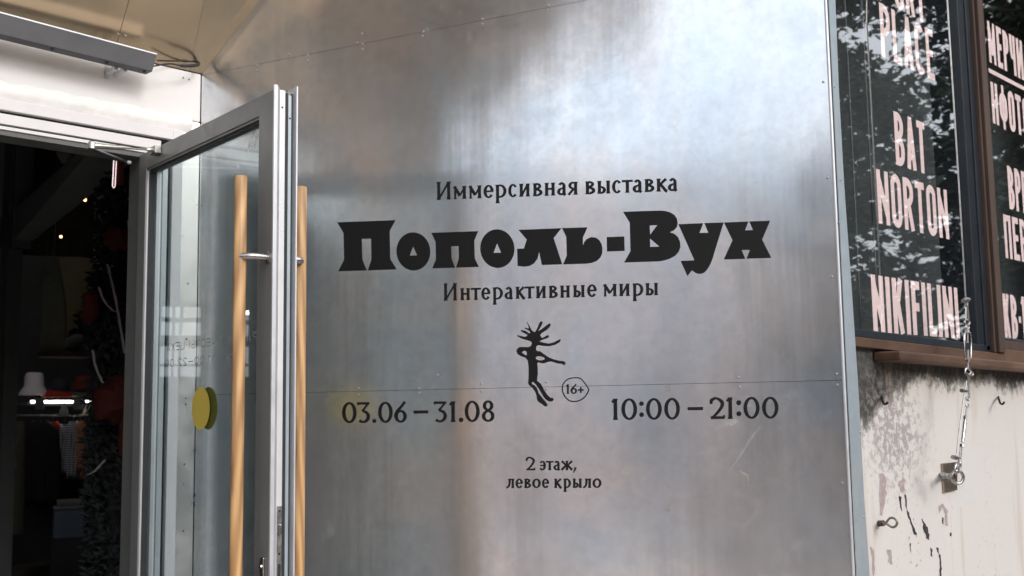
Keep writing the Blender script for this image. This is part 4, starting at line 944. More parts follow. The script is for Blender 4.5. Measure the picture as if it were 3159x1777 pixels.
# turnbuckle body: two side bars, two nuts
tb = MB(); tb.tube([c4(552, 488), c4(552, 525)], 0.0072, 6)
tb.tube([c4(552, 520), c4(525, 530), c4(516, 560), c4(524, 850), c4(555, 865)], 0.0029, 8)
tb.tube([c4(552, 520), c4(592, 525), c4(602, 560), c4(602, 845), c4(565, 865)], 0.0029, 8)
tb.tube([c4(558, 855), c4(560, 900)], 0.0066, 6); tb.build('turnbuckle', STEEL, wc, smooth=True)
MB().tube([c4(560, 525), c4(562, 650)], 0.0024, 8).tube([c4(565, 745), c4(566, 990)], 0.0030, 8).build('threaded_rod', STEELW, wc)
ring_at(c4(562, 1020), 0.0098, 0.0032); ring_at(c4(612, 1050), 0.0045, 0.003)
MB().tube([c4(545, 1050), c4(620, 1060)], 0.0032, 8).build('shackle_pin', STEEL, wc)
MB().tube([c4(568, 1060), c4(580, 1170), c4(578, 1360)], 0.0030, 8).build('threaded_rod', STEELW, wc)
MB().tube([c4(545, 1140), c4(528, 1250), c5(500, 60), c5(440, 500), c5(405, 800)], 0.0017, 6).build('spare_rope', STEELW, wc)
MB().tube([c4(480, 1262), c4(550, 1268)], [0.006, 0.005], 8).build('rope_clamp', STEELW, wc, smooth=True)
ring_at(c5(545, 118), 0.0055, 0.0026); ring_at(c5(542, 210), 0.005, 0.0024)
MB().tube([c5(535, 230), c5(518, 340)], 0.0026, 8).build('threaded_rod', STEELW, wc)
tb2 = MB(); tb2.tube([c5(516, 335), c5(514, 378)], 0.0062, 6); tb2.tube([c5(514, 375), c5(508, 420), c5(480, 660)], [0.0042, 0.0052, 0.0048], 10); tb2.tube([c5(474, 690), c5(468, 725)], 0.0066, 6)
tb2.build('turnbuckle', STEEL, wc, smooth=True)
MB().tube([c5(462, 725), c5(448, 870)], 0.0036, 8).build('threaded_rod', STEEL, wc)
MB().tube([c5(355, 845), c5(395, 852), c5(430, 858)], [0.006, 0.0075, 0.005], 8).build('rope_clamp', STEELW, wc, smooth=True)
MB().torus(c5(445, 925), Vector((0.5, -0.8, 0.2)), 0.0085, 0.0034, 20, 8).build('shackle', STEEL, wc, smooth=True)
MB().tube([c5(400, 930), c5(388, 960), c5(388, 1030), c5(405, 1050), c5(430, 1030), c5(440, 960)], 0.0034, 8).build('shackle', STEEL, wc, smooth=True)
# anchor plate and eye bolt (angled off the wall)
an = thing('wall_anchor', 'square steel anchor plate with large eye bolt holding the wire rope', 'anchor')
pc = XZ(2923, 1472)
pl = [c5(205, 925, Y1), c5(385, 905, Y1), c5(383, 1252, Y1), c5(225, 1287, Y1)]
m = MB(); vs = [Vector((p.x, Y1 - 0.001, p.z)) for p in pl] + [Vector((p.x, Y1 - 0.009, p.z)) for p in pl]
m.add(vs, [(0, 1, 2, 3), (7, 6, 5, 4)] + [(i, (i + 1) % 4, (i + 1) % 4 + 4, i + 4) for i in range(4)])
m.build('plate', plain('tarnished_steel_plate', (0.36, 0.30, 0.24), 0.38, 0.9, var=0.25, scale=25), an, bevel=0.001)
c0 = c5(240, 1075, Y1 - 0.01); c1 = c5(340, 1085, Y1 - 0.07); cr = c5(418, 1095, Y1 - 0.11)
MB().tube([c0, c0 + (c1 - c0) * 0.5], [0.012, 0.008], 12).tube([c0 + (c1 - c0) * 0.4, c1], 0.0058, 10).build('shank', STEELW, an, smooth=True)
MB().tube([c1 + (c0 - c1) * 0.25, c1 + (c0 - c1) * 0.05], 0.0098, 6).build('nut', STEEL, an)
MB().torus(cr, Vector((-0.55, -0.82, 0.0)), 0.0185, 0.0046, 28, 10).build('eye', STEEL, an, smooth=True)
MB().tube([c5(345, 1090, Y1 - .09), c5(385, 1090, Y1 - .10)], 0.0052, 8).build('bolt_end', RUBBER, an)
# lower eye bolt
eb = thing('eye_bolt', 'small rusty eye bolt screwed into the cream plaster wall low beside the metal edge', 'bolt')
c8 = lambda x, y, yy: P(2500 + x * .4674, 1100 + y * .4674, yy)
e1 = c8(452, 1102, Y1 - 0.001); e2 = c8(480, 1100, Y1 - 0.02); e3 = c8(500, 1100, Y1 - 0.035)
MB().tube([e1, e2], 0.0088, 10).build('base', plain('rusty_iron', (0.10, 0.075, 0.055), 0.6, 0.6, var=0.4, scale=80), eb, smooth=True)
loop = [c8(x, y, Y1 - 0.035 - 0.03 * (x - 490) / 80) for x, y in ((488, 1104), (505, 1090), (520, 1070), (542, 1064), (563, 1075), (572, 1095), (566, 1115), (550, 1126), (530, 1122), (510, 1108), (488, 1096))]
MB().tube([e2] + catmull([tuple(p) for p in loop], 3), 0.0034, 8).build('eye', plain('old_bronze_steel', (0.25, 0.23, 0.19), 0.4, 0.9, var=0.2), eb, smooth=True)
for (x, y, lab) in ((470, 275, 'short bent iron hook under the left end of the window sill'), (1240, 275, 'short bent iron hook under the right part of the window sill')):
    h = [c8(x, y - 12, Y1 + 0.005), c8(x + 4, y + 6, Y1 - 0.02), c8(x + 14, y + 34, Y1 - 0.035), c8(x + 30, y + 38, Y1 - 0.05), c8(x + 40, y + 24, Y1 - 0.055)]
    MB().tube(catmull([tuple(p) for p in h], 4), 0.0035, 8).build('wall_hook', plain('black_iron', (0.03, 0.03, 0.03), 0.6, 0.5), None, label=lab, cat='hook', group='iron hooks under the window sill', smooth=True)

# ================================================================== SHOP INTERIOR
DIM = plain('dark_shop_paint', (0.04, 0.042, 0.046), 0.9, var=0.25, scale=2)
SHOPF = plain('dark_shop_floor', (0.12, 0.11, 0.09), 0.5, var=0.3, scale=3)
YB = 11.9
sh = MB()
sh.box(-4.0, -3.9, Y0 + 0.12, YB, 0, 5.0); sh.box(7.5, 7.6, Y0 + 0.12, YB, 0, 5.0)
sxa, sxb = FP(4, 1000, YB).x, FP(19, 1000, YB).x
szt, szb = FP(12, 885, YB).z, FP(12, 1120, YB).z
xs_ = [-4.0, -2.44, -2.40, -2.20, -2.10, -1.58, -0.98, sxa, sxb, 7.5]
for i in range(0, len(xs_), 2): sh.box(xs_[i], xs_[i + 1], YB, YB + 0.1, 0, 5.0)
for xa_, xb_, z0_, z1_ in ((-2.44 + .04, -2.20, 1.9, 2.8), (-2.10, -1.58, 1.9, 2.8)): pass
for xa_, xb_ in ((-2.44, -2.40), (-2.20, -2.10), (-1.58, -0.98)): sh.box(xa_, xb_, YB, YB + 0.1, 0, 1.95).box(xa_, xb_, YB, YB + 0.1, 2.80, 5.0)
sh.box(sxa, sxb, YB, YB + 0.1, 0, szb).box(sxa, sxb, YB, YB + 0.1, szt, 5.0)
sh.box(-4, 7.5, Y0 + 0.12, YB, 5.0, 5.1)
sh.box(-4, -0.5, Y0 + 0.06, Y0 + 0.12, 0, 5.0).box(1.81, 7.5, Y0 + 0.06, Y0 + 0.12, 0, 5.0).box(-0.5, 1.81, Y0 + 0.1, Y0 + 0.12, 2.56, 5.0)
sh.build('shop_walls', DIM, kind='structure')
MB().box(-4, 7.5, Y0 + 0.02, YB, -0.01, 0.004).build('shop_floor', SHOPF, kind='structure')
# far glazed wall (daylight behind), left part of the back wall
gw = thing('factory_window', 'narrow gridded window at the far end of the shop, bright with daylight', 'window')
m = MB()
for x in (-1.585, -1.35, -1.27, -1.10, -0.99): m.box(x, x + 0.014, YB - 0.02, YB + 0.04, 1.9, 2.85)
m.build('mullions', DIM, gw, kind=None); m = MB()
for z, th_ in ((1.93, .05), (2.10, .03), (2.33, .10), (2.40, .05), (2.60, .05), (2.78, .04)): m.box(-2.45, -0.97, YB - 0.018, YB + 0.038, z, z + th_)
for z, th_ in ((szb + .0, .04), (szb + .32, .12), (szb + .66, .05), (szt - .05, .05)): m.box(sxa, sxb, YB - 0.018, YB + 0.038, z, z + th_)
m.build('crossbars', DIM, gw)
# steel column + diagonal beam + light fixture
IRON = plain('grey_painted_steel', (0.085, 0.095, 0.098), 0.6, var=0.1, scale=4)
co = thing('steel_column', 'dark grey steel column just inside the doorway at the left edge', 'column')
q0 = AT(38, 900, 6.8); 
MB().box(q0.x - 0.03, q0.x + 0.05, q0.y, q0.y + 0.12, 0.0, 4.9).build('shaft', IRON, co)
qq = AT(38, 700, 6.8)
MB().box(qq.x - 0.015, qq.x + 0.09, qq.y - 0.05, qq.y - 0.01, 2.55, 4.9).build('flange', IRON, co); 
MB().box(q0.x - 0.08, q0.x + 0.12, q0.y - 0.03, q0.y + 0.0, 2.55, 2.72).build('collar', DIM, co)
pp = [AT(*p) for p in ((45, 644, 6.8), (248, 462, 5.2), (350, 488, 5.2), (36, 748, 6.8))]
pm = MB(); off = Vector((0.12, 0.12, 0)); ext = (pp[1] - pp[0]) * 0.5; ext2 = (pp[2] - pp[3]) * 0.4
vs = [pp[0], pp[1] + ext, pp[2] + ext2, pp[3]]; vs = vs + [v + off for v in vs]
pm.add(vs, [(0, 1, 2, 3), (7, 6, 5, 4), (0, 4, 5, 1), (1, 5, 6, 2), (2, 6, 7, 3), (3, 7, 4, 0)]).build('diagonal_beam', plain('grey_beam_paint', (0.20, 0.22, 0.225), 0.6, var=0.08, scale=4), None, label='wide grey steel beam rising diagonally across the dark doorway', cat='beam')
cur = MB(); rnd = random.Random(3)
for i in range(12):
    a = AT(30 + i * 22, 500, 7.4); cur.box(a.x, a.x + rnd.uniform(.03, .07), a.y, a.y + .03, 2.6, 4.6)
cur.build('hanging_strips', plain('dark_curtain', (0.035, 0.04, 0.042), 0.9, var=0.3), None, label='dark vertical ribbed curtain high behind the diagonal beam', cat='curtain')
# small bulbs
WARMB = plain('warm_bulb', (1.0, 0.55, 0.22), 0.5, emit=5.0)
for (px, py, r, lb) in ((262, 616, 0.009, 'tiny glowing bulb right below the diagonal beam, brightest of the four'), (192, 662, 0.010, 'tiny warm bulb lowest along the diagonal beam, left of the others'), (188, 730, 0.007, 'faint tiny bulb lowest of all, against the beige wall'), (329, 568, 0.007, 'tiny bulb highest and nearest the fir tree top')):
    MB().lathe(AT(px, py, 7.0), [(r * .6, -r), (r, 0), (r * .6, r)], 10).build('light_bulb', WARMB, None, label=lb, cat='bulb', group='warm string-light bulbs in the shop')
q = AT(199, 486, 6.5); MB().lathe(q, [(0.02, -0.03), (0.045, 0.02), (0.03, 0.05)], 14).build('spotlight', plain('pale_spot', (0.5, 0.5, 0.48), 0.5), None, label='small pale ceiling spotlight beside the beam', cat='lamp')
for sx_, sy_ in ((-1.45, 10.4), (-1.62, 10.6)):
    sp_ = thing('spotlight', 'small lit spotlight deep in the shop, %s of the mirrored pair' % ('right' if sx_ > -1.5 else 'left'), 'lamp', (sx_, sy_, 2.62))
    MB().lathe((0, 0, 0), [(0.03, 0.0), (0.035, 0.02), (0.03, 0.12)], 14, (0, 1, 0)).build('housing', DIM, sp_)
    MB().lathe((0, -0.002, 0), [(0.024, 0.0), (0.024, 0.002)], 14, (0, -1, 0)).build('lens', plain('lit_lens', (1, 1, 1), 0.4, emit=14.0), sp_)
# added fill light brightening the clothes rail, with no fixture of its own
tl = bpy.data.lights.new('shop_fill_light', 'AREA'); tl.energy = 9; tl.size = 0.5; tl.color = (1.0, 0.93, 0.85)
tlo = bpy.data.objects.new('shop_fill_light', tl); COL.objects.link(tlo); tlo.location = (3.0, 8.6, 4.2)
tlo.rotation_euler = (AT(180, 1300, 11.6) - Vector((3.0, 8.6, 4.2))).to_track_quat('-Z', 'Y').to_euler()
# beige wall with shelf behind the tree
BEI = plain('beige_panel', (0.50, 0.45, 0.30), 0.9, var=0.12, scale=1.5)
def quadpx(pts, d, name, mat, parent=None, th=0.03, **kw):
    vs = [AT(p[0], p[1], d) for p in pts]; n = len(vs); o_ = Vector((0.6, 0.8, 0)) * th
    fs = [tuple(range(n)), tuple(reversed(range(n, 2 * n)))] + [(i, (i + 1) % n, (i + 1) % n + n, i + n) for i in range(n)]
    return MB().add(vs + [v + o_ for v in vs], fs).build(name, mat, parent, **kw)
quadpx([(118, 705), (335, 570), (450, 560), (450, 1095), (200, 1095), (200, 930), (170, 745), (140, 800), (118, 745)], 9.0, 'beige_wall_panel', BEI, label='dim beige back wall panel behind the decorated tree', cat='wall')
quadpx([(135, 800), (168, 745), (200, 930), (200, 1090), (120, 1090), (130, 980)], 8.9, 'grey_wall_panel', plain('grey_green_panel', (0.38, 0.4, 0.36), 0.9), label='grey-green narrow panel left of the beige wall', cat='panel')
shf = MB(); a = AT(115, 1086, 8.7); b = AT(430, 1092, 8.7)
dv = (b - a).normalized(); nv = Vector((-dv.y, dv.x, 0)); 
vs = [a, b, b + nv * 0.3, a + nv * 0.3]; vs += [v - Vector((0, 0, 0.03)) for v in vs]
shf.add(vs, [(0, 1, 2, 3), (7, 6, 5, 4), (0, 4, 5, 1), (1, 5, 6, 2), (2, 6, 7, 3), (3, 7, 4, 0)]).build('wall_shelf', plain('brown_shelf', (0.10, 0.06, 0.04), 0.6), None, label='long brown shelf on the beige wall carrying potted plants', cat='shelf')
# potted plants on the shelf
LEAF = plain('dark_leaf', (0.018, 0.026, 0.024), 0.5, var=0.4, scale=10)
def leaf(m, base, tip, w):
    d = tip - base; s_ = d.cross(Vector((0.6, 0.75, 0))).normalized(); mid = base + d * 0.45
    m.add([base, mid + s_ * w, tip, mid - s_ * w, mid + Vector((0.01, 0.0, 0.01))], [(0, 1, 4), (1, 2, 4), (2, 3, 4), (3, 0, 4)])
pt = thing('potted_plant', 'dark leafy plant in a bulbous pot standing on the shelf', 'plant')
b0_ = AT(255, 1086, 8.6)
MB().lathe(b0_, [(0.09, 0.0), (0.13, 0.03), (0.12, 0.09), (0.07, 0.13)], 16).build('pot', DIM, pt, smooth=True)
m = MB(); m.tube([b0_ + Vector((0, 0, .1)), AT(262, 1010, 8.6), AT(248, 975, 8.6)], [0.06, 0.05, 0.02], 8)
for k in range(22):
    base = AT(250 + random.uniform(-8, 14), random.uniform(965, 1040), 8.6); a = random.uniform(0, 2 * pi)
    leaf(m, base, base + Vector((cos(a) * .08, -sin(a) * .04, sin(a) * .08)), 0.018)
m.build('foliage', LEAF, pt)
pt2 = thing('potted_plant', 'low plant with one broad feathered leaf on the shelf left of the bulbous pot', 'plant')
m = MB(); st_ = AT(205, 1086, 8.6)
for k in range(7):
    p0 = AT(208 + k * 3, 1080 - k * 8, 8.6); leaf(m, p0, AT(228 + k, 1068 - k * 8, 8.6), 0.012); leaf(m, p0, AT(204 + k * 1, 1066 - k * 7, 8.6), 0.012)
m.tube([st_, AT(230, 1026, 8.6)], 0.004, 6); m.build('foliage', LEAF, pt2)
# decorated tree / garland just inside the door
tree = thing('decorated_fir', 'dark artificial fir tree with red bows and pale ribbons standing inside the doorway', 'tree')
rt = random.Random(11)
prof = [(1777, 268, 440), (1600, 262, 440), (1400, 262, 440), (1200, 270, 430), (1130, 285, 420), (1060, 265, 410), (960, 268, 405), (880, 280, 400), (800, 292, 430), (700, 290, 440), (600, 300, 440), (520, 318, 440), (480, 340, 440)]
m = MB(); DT_ = 5.6
def pw_(y):
    for i in range(len(prof) - 1):
        y1, l1, r1 = prof[i]; y0, l0, r0 = prof[i + 1]
        if y0 <= y <= y1:
            t = (y - y0) / (y1 - y0); return l0 + (l1 - l0) * t, r0 + (r1 - r0) * t
    return prof[0][1], prof[0][2]
zlo, zhi = 0.3, 2.8
for k in range(5200):
    py = rt.uniform(480, 2000); l, r_ = pw_(min(py, 1777)); u = rt.random()
    px = l + (r_ - l) * u; hw = (r_ - l) / 2 / 600.0
    dep = (rt.random() - 0.5) * 0.5 * math.sqrt(max(0.02, 1 - (2 * u - 1) ** 2))
    b_ = AT(px, py, DT_ + dep); a = rt.uniform(0, 2 * pi); L = rt.uniform(0.03, 0.06)
    sidez = -1 if px < (l + r_) / 2 else 1
    dvec = Vector((RT.x * cos(a), RT.y * cos(a), sin(a) * 0.8)).normalized()
    leaf(m, b_, b_ + dvec * L, 0.006)
m.build('foliage', plain('fir_needles', (0.014, 0.019, 0.022), 0.7, var=0.5, scale=12), tree)
c_b = AT(350, 1777, DT_); MB().tube([(c_b.x, c_b.y, 0.0), (c_b.x, c_b.y, 2.5)], [0.05, 0.02], 10).build('trunk', DIM, tree)
RED = plain('dark_red_velvet', (0.07, 0.008, 0.005), 0.85, var=0.3, scale=12)
def bow(px, py, wpx, hpx, d):
    c = AT(px, py, d); sc = d / 3297.0; m = MB()
    rad = wpx * sc / 2; hh = hpx * sc / 2
    prof_ = [(rad * sin(pi * k / 8) * (1 + 0.1 * cos(k * 2.3)), -hh * cos(pi * k / 8)) for k in range(9)]
    prof_[0] = (0.005, -hh); prof_[8] = (0.005, hh)
    m.lathe(c, prof_, 16)
    m.v = [tuple(c[i] + (v[i] - c[i]) * k_ for i in range(3)) for v in m.v for k_ in (1 + 0.22 * sin(v[2] * 61 + v[0] * 37) * cos(v[0] * 83 + px),)]
    return m
for px, py, w_, h_ in ((280, 950, 52, 100), (355, 730, 60, 80), (405, 740, 50, 70), (350, 1235, 120, 130), (392, 1330, 50, 170)):
    bow(px, py, w_, h_, 5.25).build('red_bow', RED, tree, smooth=True)
RIB = plain('pale_satin_ribbon', (0.30, 0.27, 0.28), 0.4, var=0.15, scale=20)
for pts in ([(305, 885), (320, 925), (345, 955), (362, 962)], [(332, 815), (345, 870), (358, 930), (372, 1010), (385, 1090)], [(286, 1080), (295, 1130), (312, 1170), (318, 1182)], [(402, 560), (408, 590), (420, 615)], [(270, 1465), (290, 1455), (305, 1440), (325, 1418)], [(396, 680), (402, 740), (405, 760)]):
    p3 = [AT(x, y, 5.2) for x, y in pts]; p3 = [Vector(p) for p in catmull([tuple(p) for p in p3], 4)]; m = MB(); n = len(p3); wv = RT * 0.006
    m.add([p - wv for p in p3] + [p + wv * (1 if i % 3 else 0.5) for i, p in enumerate(p3)], [(i, i + 1, n + i + 1, n + i) for i in range(n - 1)])
    m.build('ribbon', RIB, tree)
# red vertical pennant behind the closer
tg = thing('red_pennant', 'narrow red hanging tag with a glowing white outline, just inside the door head', 'sign')
quadpx([(353, 496), (356, 496), (354, 575), (350, 575)], 4.3, 'tag_face', plain('signal_red', (0.55, 0.05, 0.03), 0.4), tg, th=0.004)
GLOW = plain('white_outline', (1.0, 0.86, 0.88), 0.4, emit=0.9)
MB().tube([AT(351, 495, 4.29), AT(347, 574, 4.29), AT(350, 580, 4.29), AT(355, 576, 4.29), AT(359, 497, 4.29)], 0.0017, 6).build('tag_outline', GLOW, tg)  # white edge of the tag, given emission of its own
MB().box(-0.012, 0.012, -0.012, 0.012, -0.09, 0.0).build('tag_holder', RED, tg).location = AT(370, 500, 4.32)
# clothes rack at the back
D0 = 11.6
rack = thing('clothes_rail', 'clothes rail with lit strip lamp under a shelf at the back of the shop', 'rack')
ra, rb = AT(38, 1240, D0), AT(300, 1246, D0); dv = (rb - ra); dvn = dv.normalized(); nv = Vector((-dvn.y, dvn.x, 0))
def plank(a, b, dep, th, name, mat, par):
    vs = [a, b, b + nv * dep, a + nv * dep]; vs += [v - Vector((0, 0, th)) for v in vs]
    return MB().add(vs, [(0, 1, 2, 3), (7, 6, 5, 4), (0, 4, 5, 1), (1, 5, 6, 2), (2, 6, 7, 3), (3, 7, 4, 0)]).build(name, mat, par)
plank(ra, rb, 0.4, 0.03, 'shelf_board', DIM, rack)
MB().tube([AT(40, 1282, D0), AT(300, 1284, D0)], 0.010, 8).build('rail', IRON, rack)
for px in (38, 300): MB().tube([AT(px, 1282, D0) * 1.0, Vector((AT(px, 1282, D0).x, AT(px, 1282, D0).y, 0))], 0.014, 8).build('leg', DIM, rack)
LED = plain('led_strip', (1.0, 0.97, 0.93), 0.4, emit=8.0)
for x0, x1 in ((95, 107), (135, 225), (251, 283)): MB().tube([AT(x0, 1239.5, D0 - 0.01), AT(x1, 1239.5, D0 - 0.01)], 0.0105, 8).build('strip_lamp', LED, rack)
for x0 in (108, 226): quadpx([(x0, 1228), (x0 + 28, 1228), (x0 + 28, 1264), (x0, 1264)], D0 - 0.03, 'price_card', plain('grey_card', (0.10, 0.10, 0.11), 0.6), rack, th=0.01)
# hats on the shelf
def hat(px, py, wpx, hpx, mat, label, bucket=False, brim=1.0):
    c = AT(px, py, D0 + 0.12); s_ = D0 / 3297.0; R = wpx * s_ / 2; H_ = hpx * s_
    t = thing('hat', label, 'hat', c)
    prof_ = [(R, 0.0), (R * 0.97, 0.02), (R * 0.70, H_ * 0.36), (R * 0.66, H_ * 0.42), (R * 0.63, H_ * 0.80), (R * 0.55, H_ * 0.96), (R * 0.38, H_ * 1.0), (R * 0.15, H_ * 0.90)] if bucket else \
            [(R, 0.0), (R, H_ * 0.18), (R * 0.95, H_ * 0.5), (R * 0.75, H_ * 0.8), (R * 0.35, H_ * 0.97), (0.02, H_)]
    MB().lathe((0, 0, 0), prof_, 20).build('crown', mat, t, smooth=True)
    if not bucket:
        v_ = MB(); d = Vector((-0.35, -0.93, 0)); s2 = Vector((0.93, -0.35, 0)); pts = []
        for k in range(9):
            a = pi * k / 8; pts.append(s2 * R * cos(a) * 0.9 + d * (R * 0.5 + R * 0.9 * sin(a)))
        v_.add([p + Vector((0, 0, 0.012)) for p in pts] + [p for p in pts], [tuple(range(9)), tuple(reversed(range(9, 18)))] + [(i, i + 1, i + 10, i + 9) for i in range(8)])
        v_.build('peak', mat, t)
    return t
hat(104, 1219, 80, 64, plain('white_felt', (0.75, 0.72, 0.80), 0.9, var=0.05), 'white bucket hat on the left of the lit clothes rack shelf', True)
hat(185, 1206, 52, 38, plain('black_cap', (0.02, 0.02, 0.025), 0.8), 'black cap on top of the red caps on the shelf')
hat(176, 1226, 84, 24, plain('red_cap', (0.30, 0.025, 0.015), 0.8), 'red cap under the black one on the shelf')
hat(258, 1200, 60, 40, plain('maroon_cap', (0.11, 0.012, 0.010), 0.8), 'maroon knitted cap at the right of the shelf')
hat(254, 1224, 64, 20, plain('grey_green_cap', (0.08, 0.085, 0.06), 0.8), 'grey-green folded cap under the maroon one')
# garments on the rail
def garment(px0, px1, py0, py1, mat, label, lean=0.0, group=None, shoulder=0.35, d=D0 - 0.1, name='garment', cat='clothes'):
    t = thing(name, label, cat, (0, 0, 0), group=group)
    m = MB(); rows = 9; cols = 8; vs = []
    for j in range(rows + 1):
        v = j / rows; wv = 1.0 if v > 0.15 else (shoulder + (1 - shoulder) * math.sin(v / 0.15 * pi / 2))
        cx = (px0 + px1) / 2 + lean * v
        for i in range(cols + 1):
            u = i / cols * 2 - 1
            ff = 0.02 * sin(u * 9 + j * 0.4) * v + (1 - u * u) * -0.06
            vs.append(AT(cx + u * (px1 - px0) / 2 * wv, py0 + (py1 - py0) * v + (4 * sin(u * 5) if j == rows else 0), d + ff))
    fs = [(j * (cols + 1) + i, j * (cols + 1) + i + 1, (j + 1) * (cols + 1) + i + 1, (j + 1) * (cols + 1) + i) for j in range(rows) for i in range(cols)]
    o = m.add(vs, fs).build('cloth', mat, t, smooth=True)
    so = o.modifiers.new('solid', 'SOLIDIFY'); so.thickness = 0.02
    top = AT((px0 + px1) / 2, py0, d)
    MB().tube([top, top + Vector((0, 0, 0.05)), top + Vector((0.015, 0, 0.07))], 0.003, 6).build('hanger_hook', STEEL, t)
    return t
def stripe_mat(name, a, b):
    m, nt, out = new_mat(name); p = N(nt, 'ShaderNodeBsdfPrincipled'); p.inputs['Roughness'].default_value = 0.9
    w = N(nt, 'ShaderNodeTexWave', Scale=14.0, Distortion=0.6); w.bands_direction = 'Z'; nt.links.new(coords(nt), w.inputs['Vector'])
    nt.links.new(mix(nt, ramp(nt, w.outputs['Fac'], [(0.45, 0.0), (0.55, 1.0)]), a, b), p.inputs['Base Color']); nt.links.new(p.outputs[0], out.inputs[0]); return m
STR = stripe_mat('navy_striped_knit', (0.55, 0.55, 0.62), (0.04, 0.05, 0.09))
garment(70, 182, 1300, 1560, plain('black_hoodie', (0.010, 0.010, 0.012), 0.9), 'black hoodie hanging face-on on the rail', d=D0 - 0.3)
garment(140, 188, 1302, 1440, plain('red_shirt', (0.42, 0.03, 0.015), 0.85), 'red shirt half hidden behind the black hoodie')
garment(184, 214, 1310, 1462, STR, 'navy and white striped shirt, left of the two striped ones', lean=-6)
garment(210, 242, 1302, 1475, STR, 'wider navy and white striped shirt, right of the two striped ones', lean=-4)
garment(238, 256, 1298, 1450, plain('peach_shirt', (0.42, 0.20, 0.13), 0.85), 'peach shirt beside the striped shirts', lean=-4)
garment(252, 272, 1300, 1480, plain('tan_shirt', (0.34, 0.17, 0.10), 0.85), 'tan shirt at the right end of the rail', lean=-3)
garment(270, 280, 1300, 1430, plain('green_shirt', (0.05, 0.22, 0.09), 0.85), 'thin green shirt edge at the right end of the rail')
for px, w_, mt, lb in ((197, 26, plain('dim_white_cloth', (0.25, 0.27, 0.25), 0.9), 'dim grey pouch hanging under the strip lamp'), (272, 32, plain('white_cloth', (0.75, 0.70, 0.55), 0.9), 'bright cream pouch hanging under the right end of the strip lamp')):
    c = AT(px, 1282, D0 - 0.12); R = w_ * D0 / 3297 / 2
    MB().lathe(c, [(R * 0.9, 0), (R, 0.01), (R * 0.75, 0.06), (R * 0.3, 0.11), (R * 0.15, 0.13)], 14).build('pouch', mt, None, label=lb, cat='bag', smooth=True)
garment(0, 44, 1345, 1450, plain('pale_tote', (0.34, 0.35, 0.33), 0.9), 'pale cloth tote bag hanging at the left edge', name='tote_bag', cat='bag', d=9.8)
tb_ = AT(42, 1300, 10.2); tt_ = AT(30, 1640, 10.2)
MB().tube([AT(62, 1300, 10.2), AT(50, 1450, 10.2), AT(34, 1645, 10.2)], [0.05, 0.075, 0.11], 12).build('fabric_roll', plain('olive_cloth', (0.10, 0.10, 0.075), 0.9), None, label='tall olive cloth roll standing at the left of the rail', cat='fabric roll', smooth=True)
bx_ = AT(210, 1640, 11.2); boxo = thing('storage_box', 'blue storage box with lid on the floor under the striped shirts', 'box', bx_, radians(-20))
MB().box(-0.135, 0.135, -0.13, 0.13, -0.05, 0.21).build('body', plain('blue_plastic', (0.11, 0.15, 0.24), 0.5), boxo, bevel=0.01)
MB().box(-0.14, 0.14, -0.135, 0.135, 0.215, 0.245).build('lid', plain('blue_grey_lid', (0.16, 0.18, 0.24), 0.5), boxo, bevel=0.008)
MB().box(-0.11, 0.12, -0.1, 0.1, 0.247, 0.30).build('folded_cloth', plain('grey_cloth', (0.18, 0.18, 0.19), 0.9), boxo, bevel=0.01)
MB().box(-0.145, 0.145, -0.14, 0.14, -bx_.z + 0.005, -0.052).build('base', DIM, boxo)

# ================================================================== STREET OPPOSITE (seen only mirrored in the metal and glass)
def building(name, label, x, y, w, d, h, rz, mat, nx, nz, wh=1.1):
    t = thing(name, label, 'building', (x, y, 0), rz)
    MB().box(-w / 2, w / 2, -d / 2, d / 2, 0, h).build('wall', mat, t)
    MB().box(-w / 2 - .2, w / 2 + .2, -d / 2 - .2, d / 2 + .2, h, h + .25).build('roof', plain('dark_roof', (0.09, 0.09, 0.1), 0.7), t)
    wm = MB().box(-0.45, 0.45, -0.03, 0.03, -wh / 2, wh / 2).build('window', FARGLASS, mesh_only=True)
    for side in (-1, 1):
        for i in range(nx):
            for j in range(nz):
                place_mesh('window', wm, t, (-w / 2 + w * (i + .5) / nx, side * (d / 2 + 0.02), 1.6 + j * 2.6))
    return t
# building on the left side of the yard (faces +x)
building('low_building', 'low pale plastered building across the yard, outside the picture', -17, 1.5, 17, 6, 5.6, radians(90), plain('pale_pinkish_plaster', (0.80, 0.72, 0.70), 0.85, var=0.1), 3, 1)
building('plastered_building', 'salmon plastered building further along the yard, outside the picture', -20, 16, 9, 7, 5.5, radians(75), plain('pale_salmon_plaster', (0.70, 0.56, 0.50), 0.85, var=0.2), 4, 2)
building('brick_building', 'red brick building across the street, outside the picture', -16, -13, 11, 7, 5.0, radians(130), plain('red_brick', (0.30, 0.15, 0.11), 0.85, var=0.2), 4, 2)
building('street_building', 'long brown brick building on the other side of the street, outside the picture', 5, -15.5, 24, 6, 4.6, 0.0, plain('brown_brick', (0.22, 0.16, 0.13), 0.85, var=0.2), 9, 2)
FOL = plain('tree_foliage', (0.035, 0.050, 0.026), 0.6, var=0.45, scale=3)
BARK = plain('tree_bark', (0.07, 0.055, 0.045), 0.9, var=0.3, scale=8)
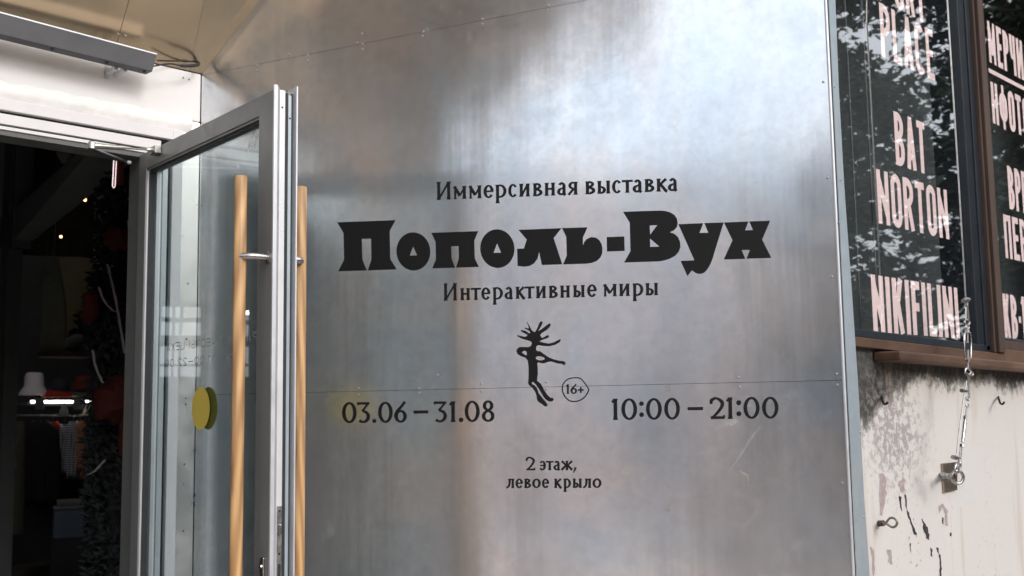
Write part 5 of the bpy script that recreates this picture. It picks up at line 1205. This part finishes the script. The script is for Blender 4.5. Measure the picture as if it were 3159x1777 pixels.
def yard_tree(x, y, h, r, seed, label, nb=80, leaves=235, z0=1.2):
    rd = random.Random(seed); t = thing('tree', label, 'tree', (x, y, 0), group=None)
    tr = MB().tube([(0, 0, 0), (0.05, 0, h * .4), (0, 0.05, h * .95)], [0.22, 0.15, 0.03], 8); fo = MB()
    V, Fc = [], []
    for b in range(nb):
        z = z0 + (h - z0) * (b / nb) + rd.uniform(-.2, .2); a = rd.uniform(0, 2 * pi); L = r * (1 - 0.75 * (z / h)) * rd.uniform(.65, 1.1)
        e = Vector((cos(a) * L, sin(a) * L, z - 0.25 * L)); s0 = Vector((0, 0, z))
        tr.tube([s0, (s0 + e) / 2 + Vector((0, 0, 0.1)), e], [0.035, 0.02, 0.006], 5, False)
        for k in range(leaves):
            u = rd.random() ** 0.7; c = s0.lerp(e, u) + Vector((rd.gauss(0, .18), rd.gauss(0, .18), rd.gauss(0, .07)))
            q = rd.uniform(0, 2 * pi); l_ = rd.uniform(.035, .095); w_ = l_ * .5
            dx = Vector((cos(q) * l_, sin(q) * l_, rd.uniform(-.05, .03))); dy = Vector((-sin(q) * w_, cos(q) * w_, rd.uniform(-.04, .04)))
            n0 = len(V); V += [tuple(c - dx), tuple(c + dy), tuple(c + dx), tuple(c - dy)]; Fc.append((n0, n0 + 1, n0 + 2, n0 + 3))
    tr.build('trunk', BARK, t)
    me = bpy.data.meshes.new('crown'); me.from_pydata(V, [], Fc); me.materials.append(FOL)
    o = bpy.data.objects.new('crown', me); COL.objects.link(o); o.parent = t
for i, (x, y, h, r) in enumerate(((9.5, -2.4, 8.0, 2.6), (12.5, -1.2, 9.0, 2.8), (13.5, -4.6, 9.5, 3.0), (9.2, -5.2, 7.5, 2.4), (16.5, -3.0, 10, 3.2), (7.0, -4.6, 6.5, 1.9), (-13, -4.5, 6.5, 2.4), (-10.5, -0.9, 5.6, 2.2))):
    yard_tree(x, y, h, r, 20 + i, ['nearest fir tree on the street, mirrored in the shop window', 'fir tree close to the kerb behind the nearest one', 'tall fir tree further down the street', 'smaller fir tree across the street', 'tallest fir tree at the end of the street', 'slender fir tree nearest the entrance', 'fir tree across the yard in front of the red brick building', 'dense fir tree added in front of the low pale building to darken its reflection'][i])  # last tree is added to darken the right of the metal wall's reflection
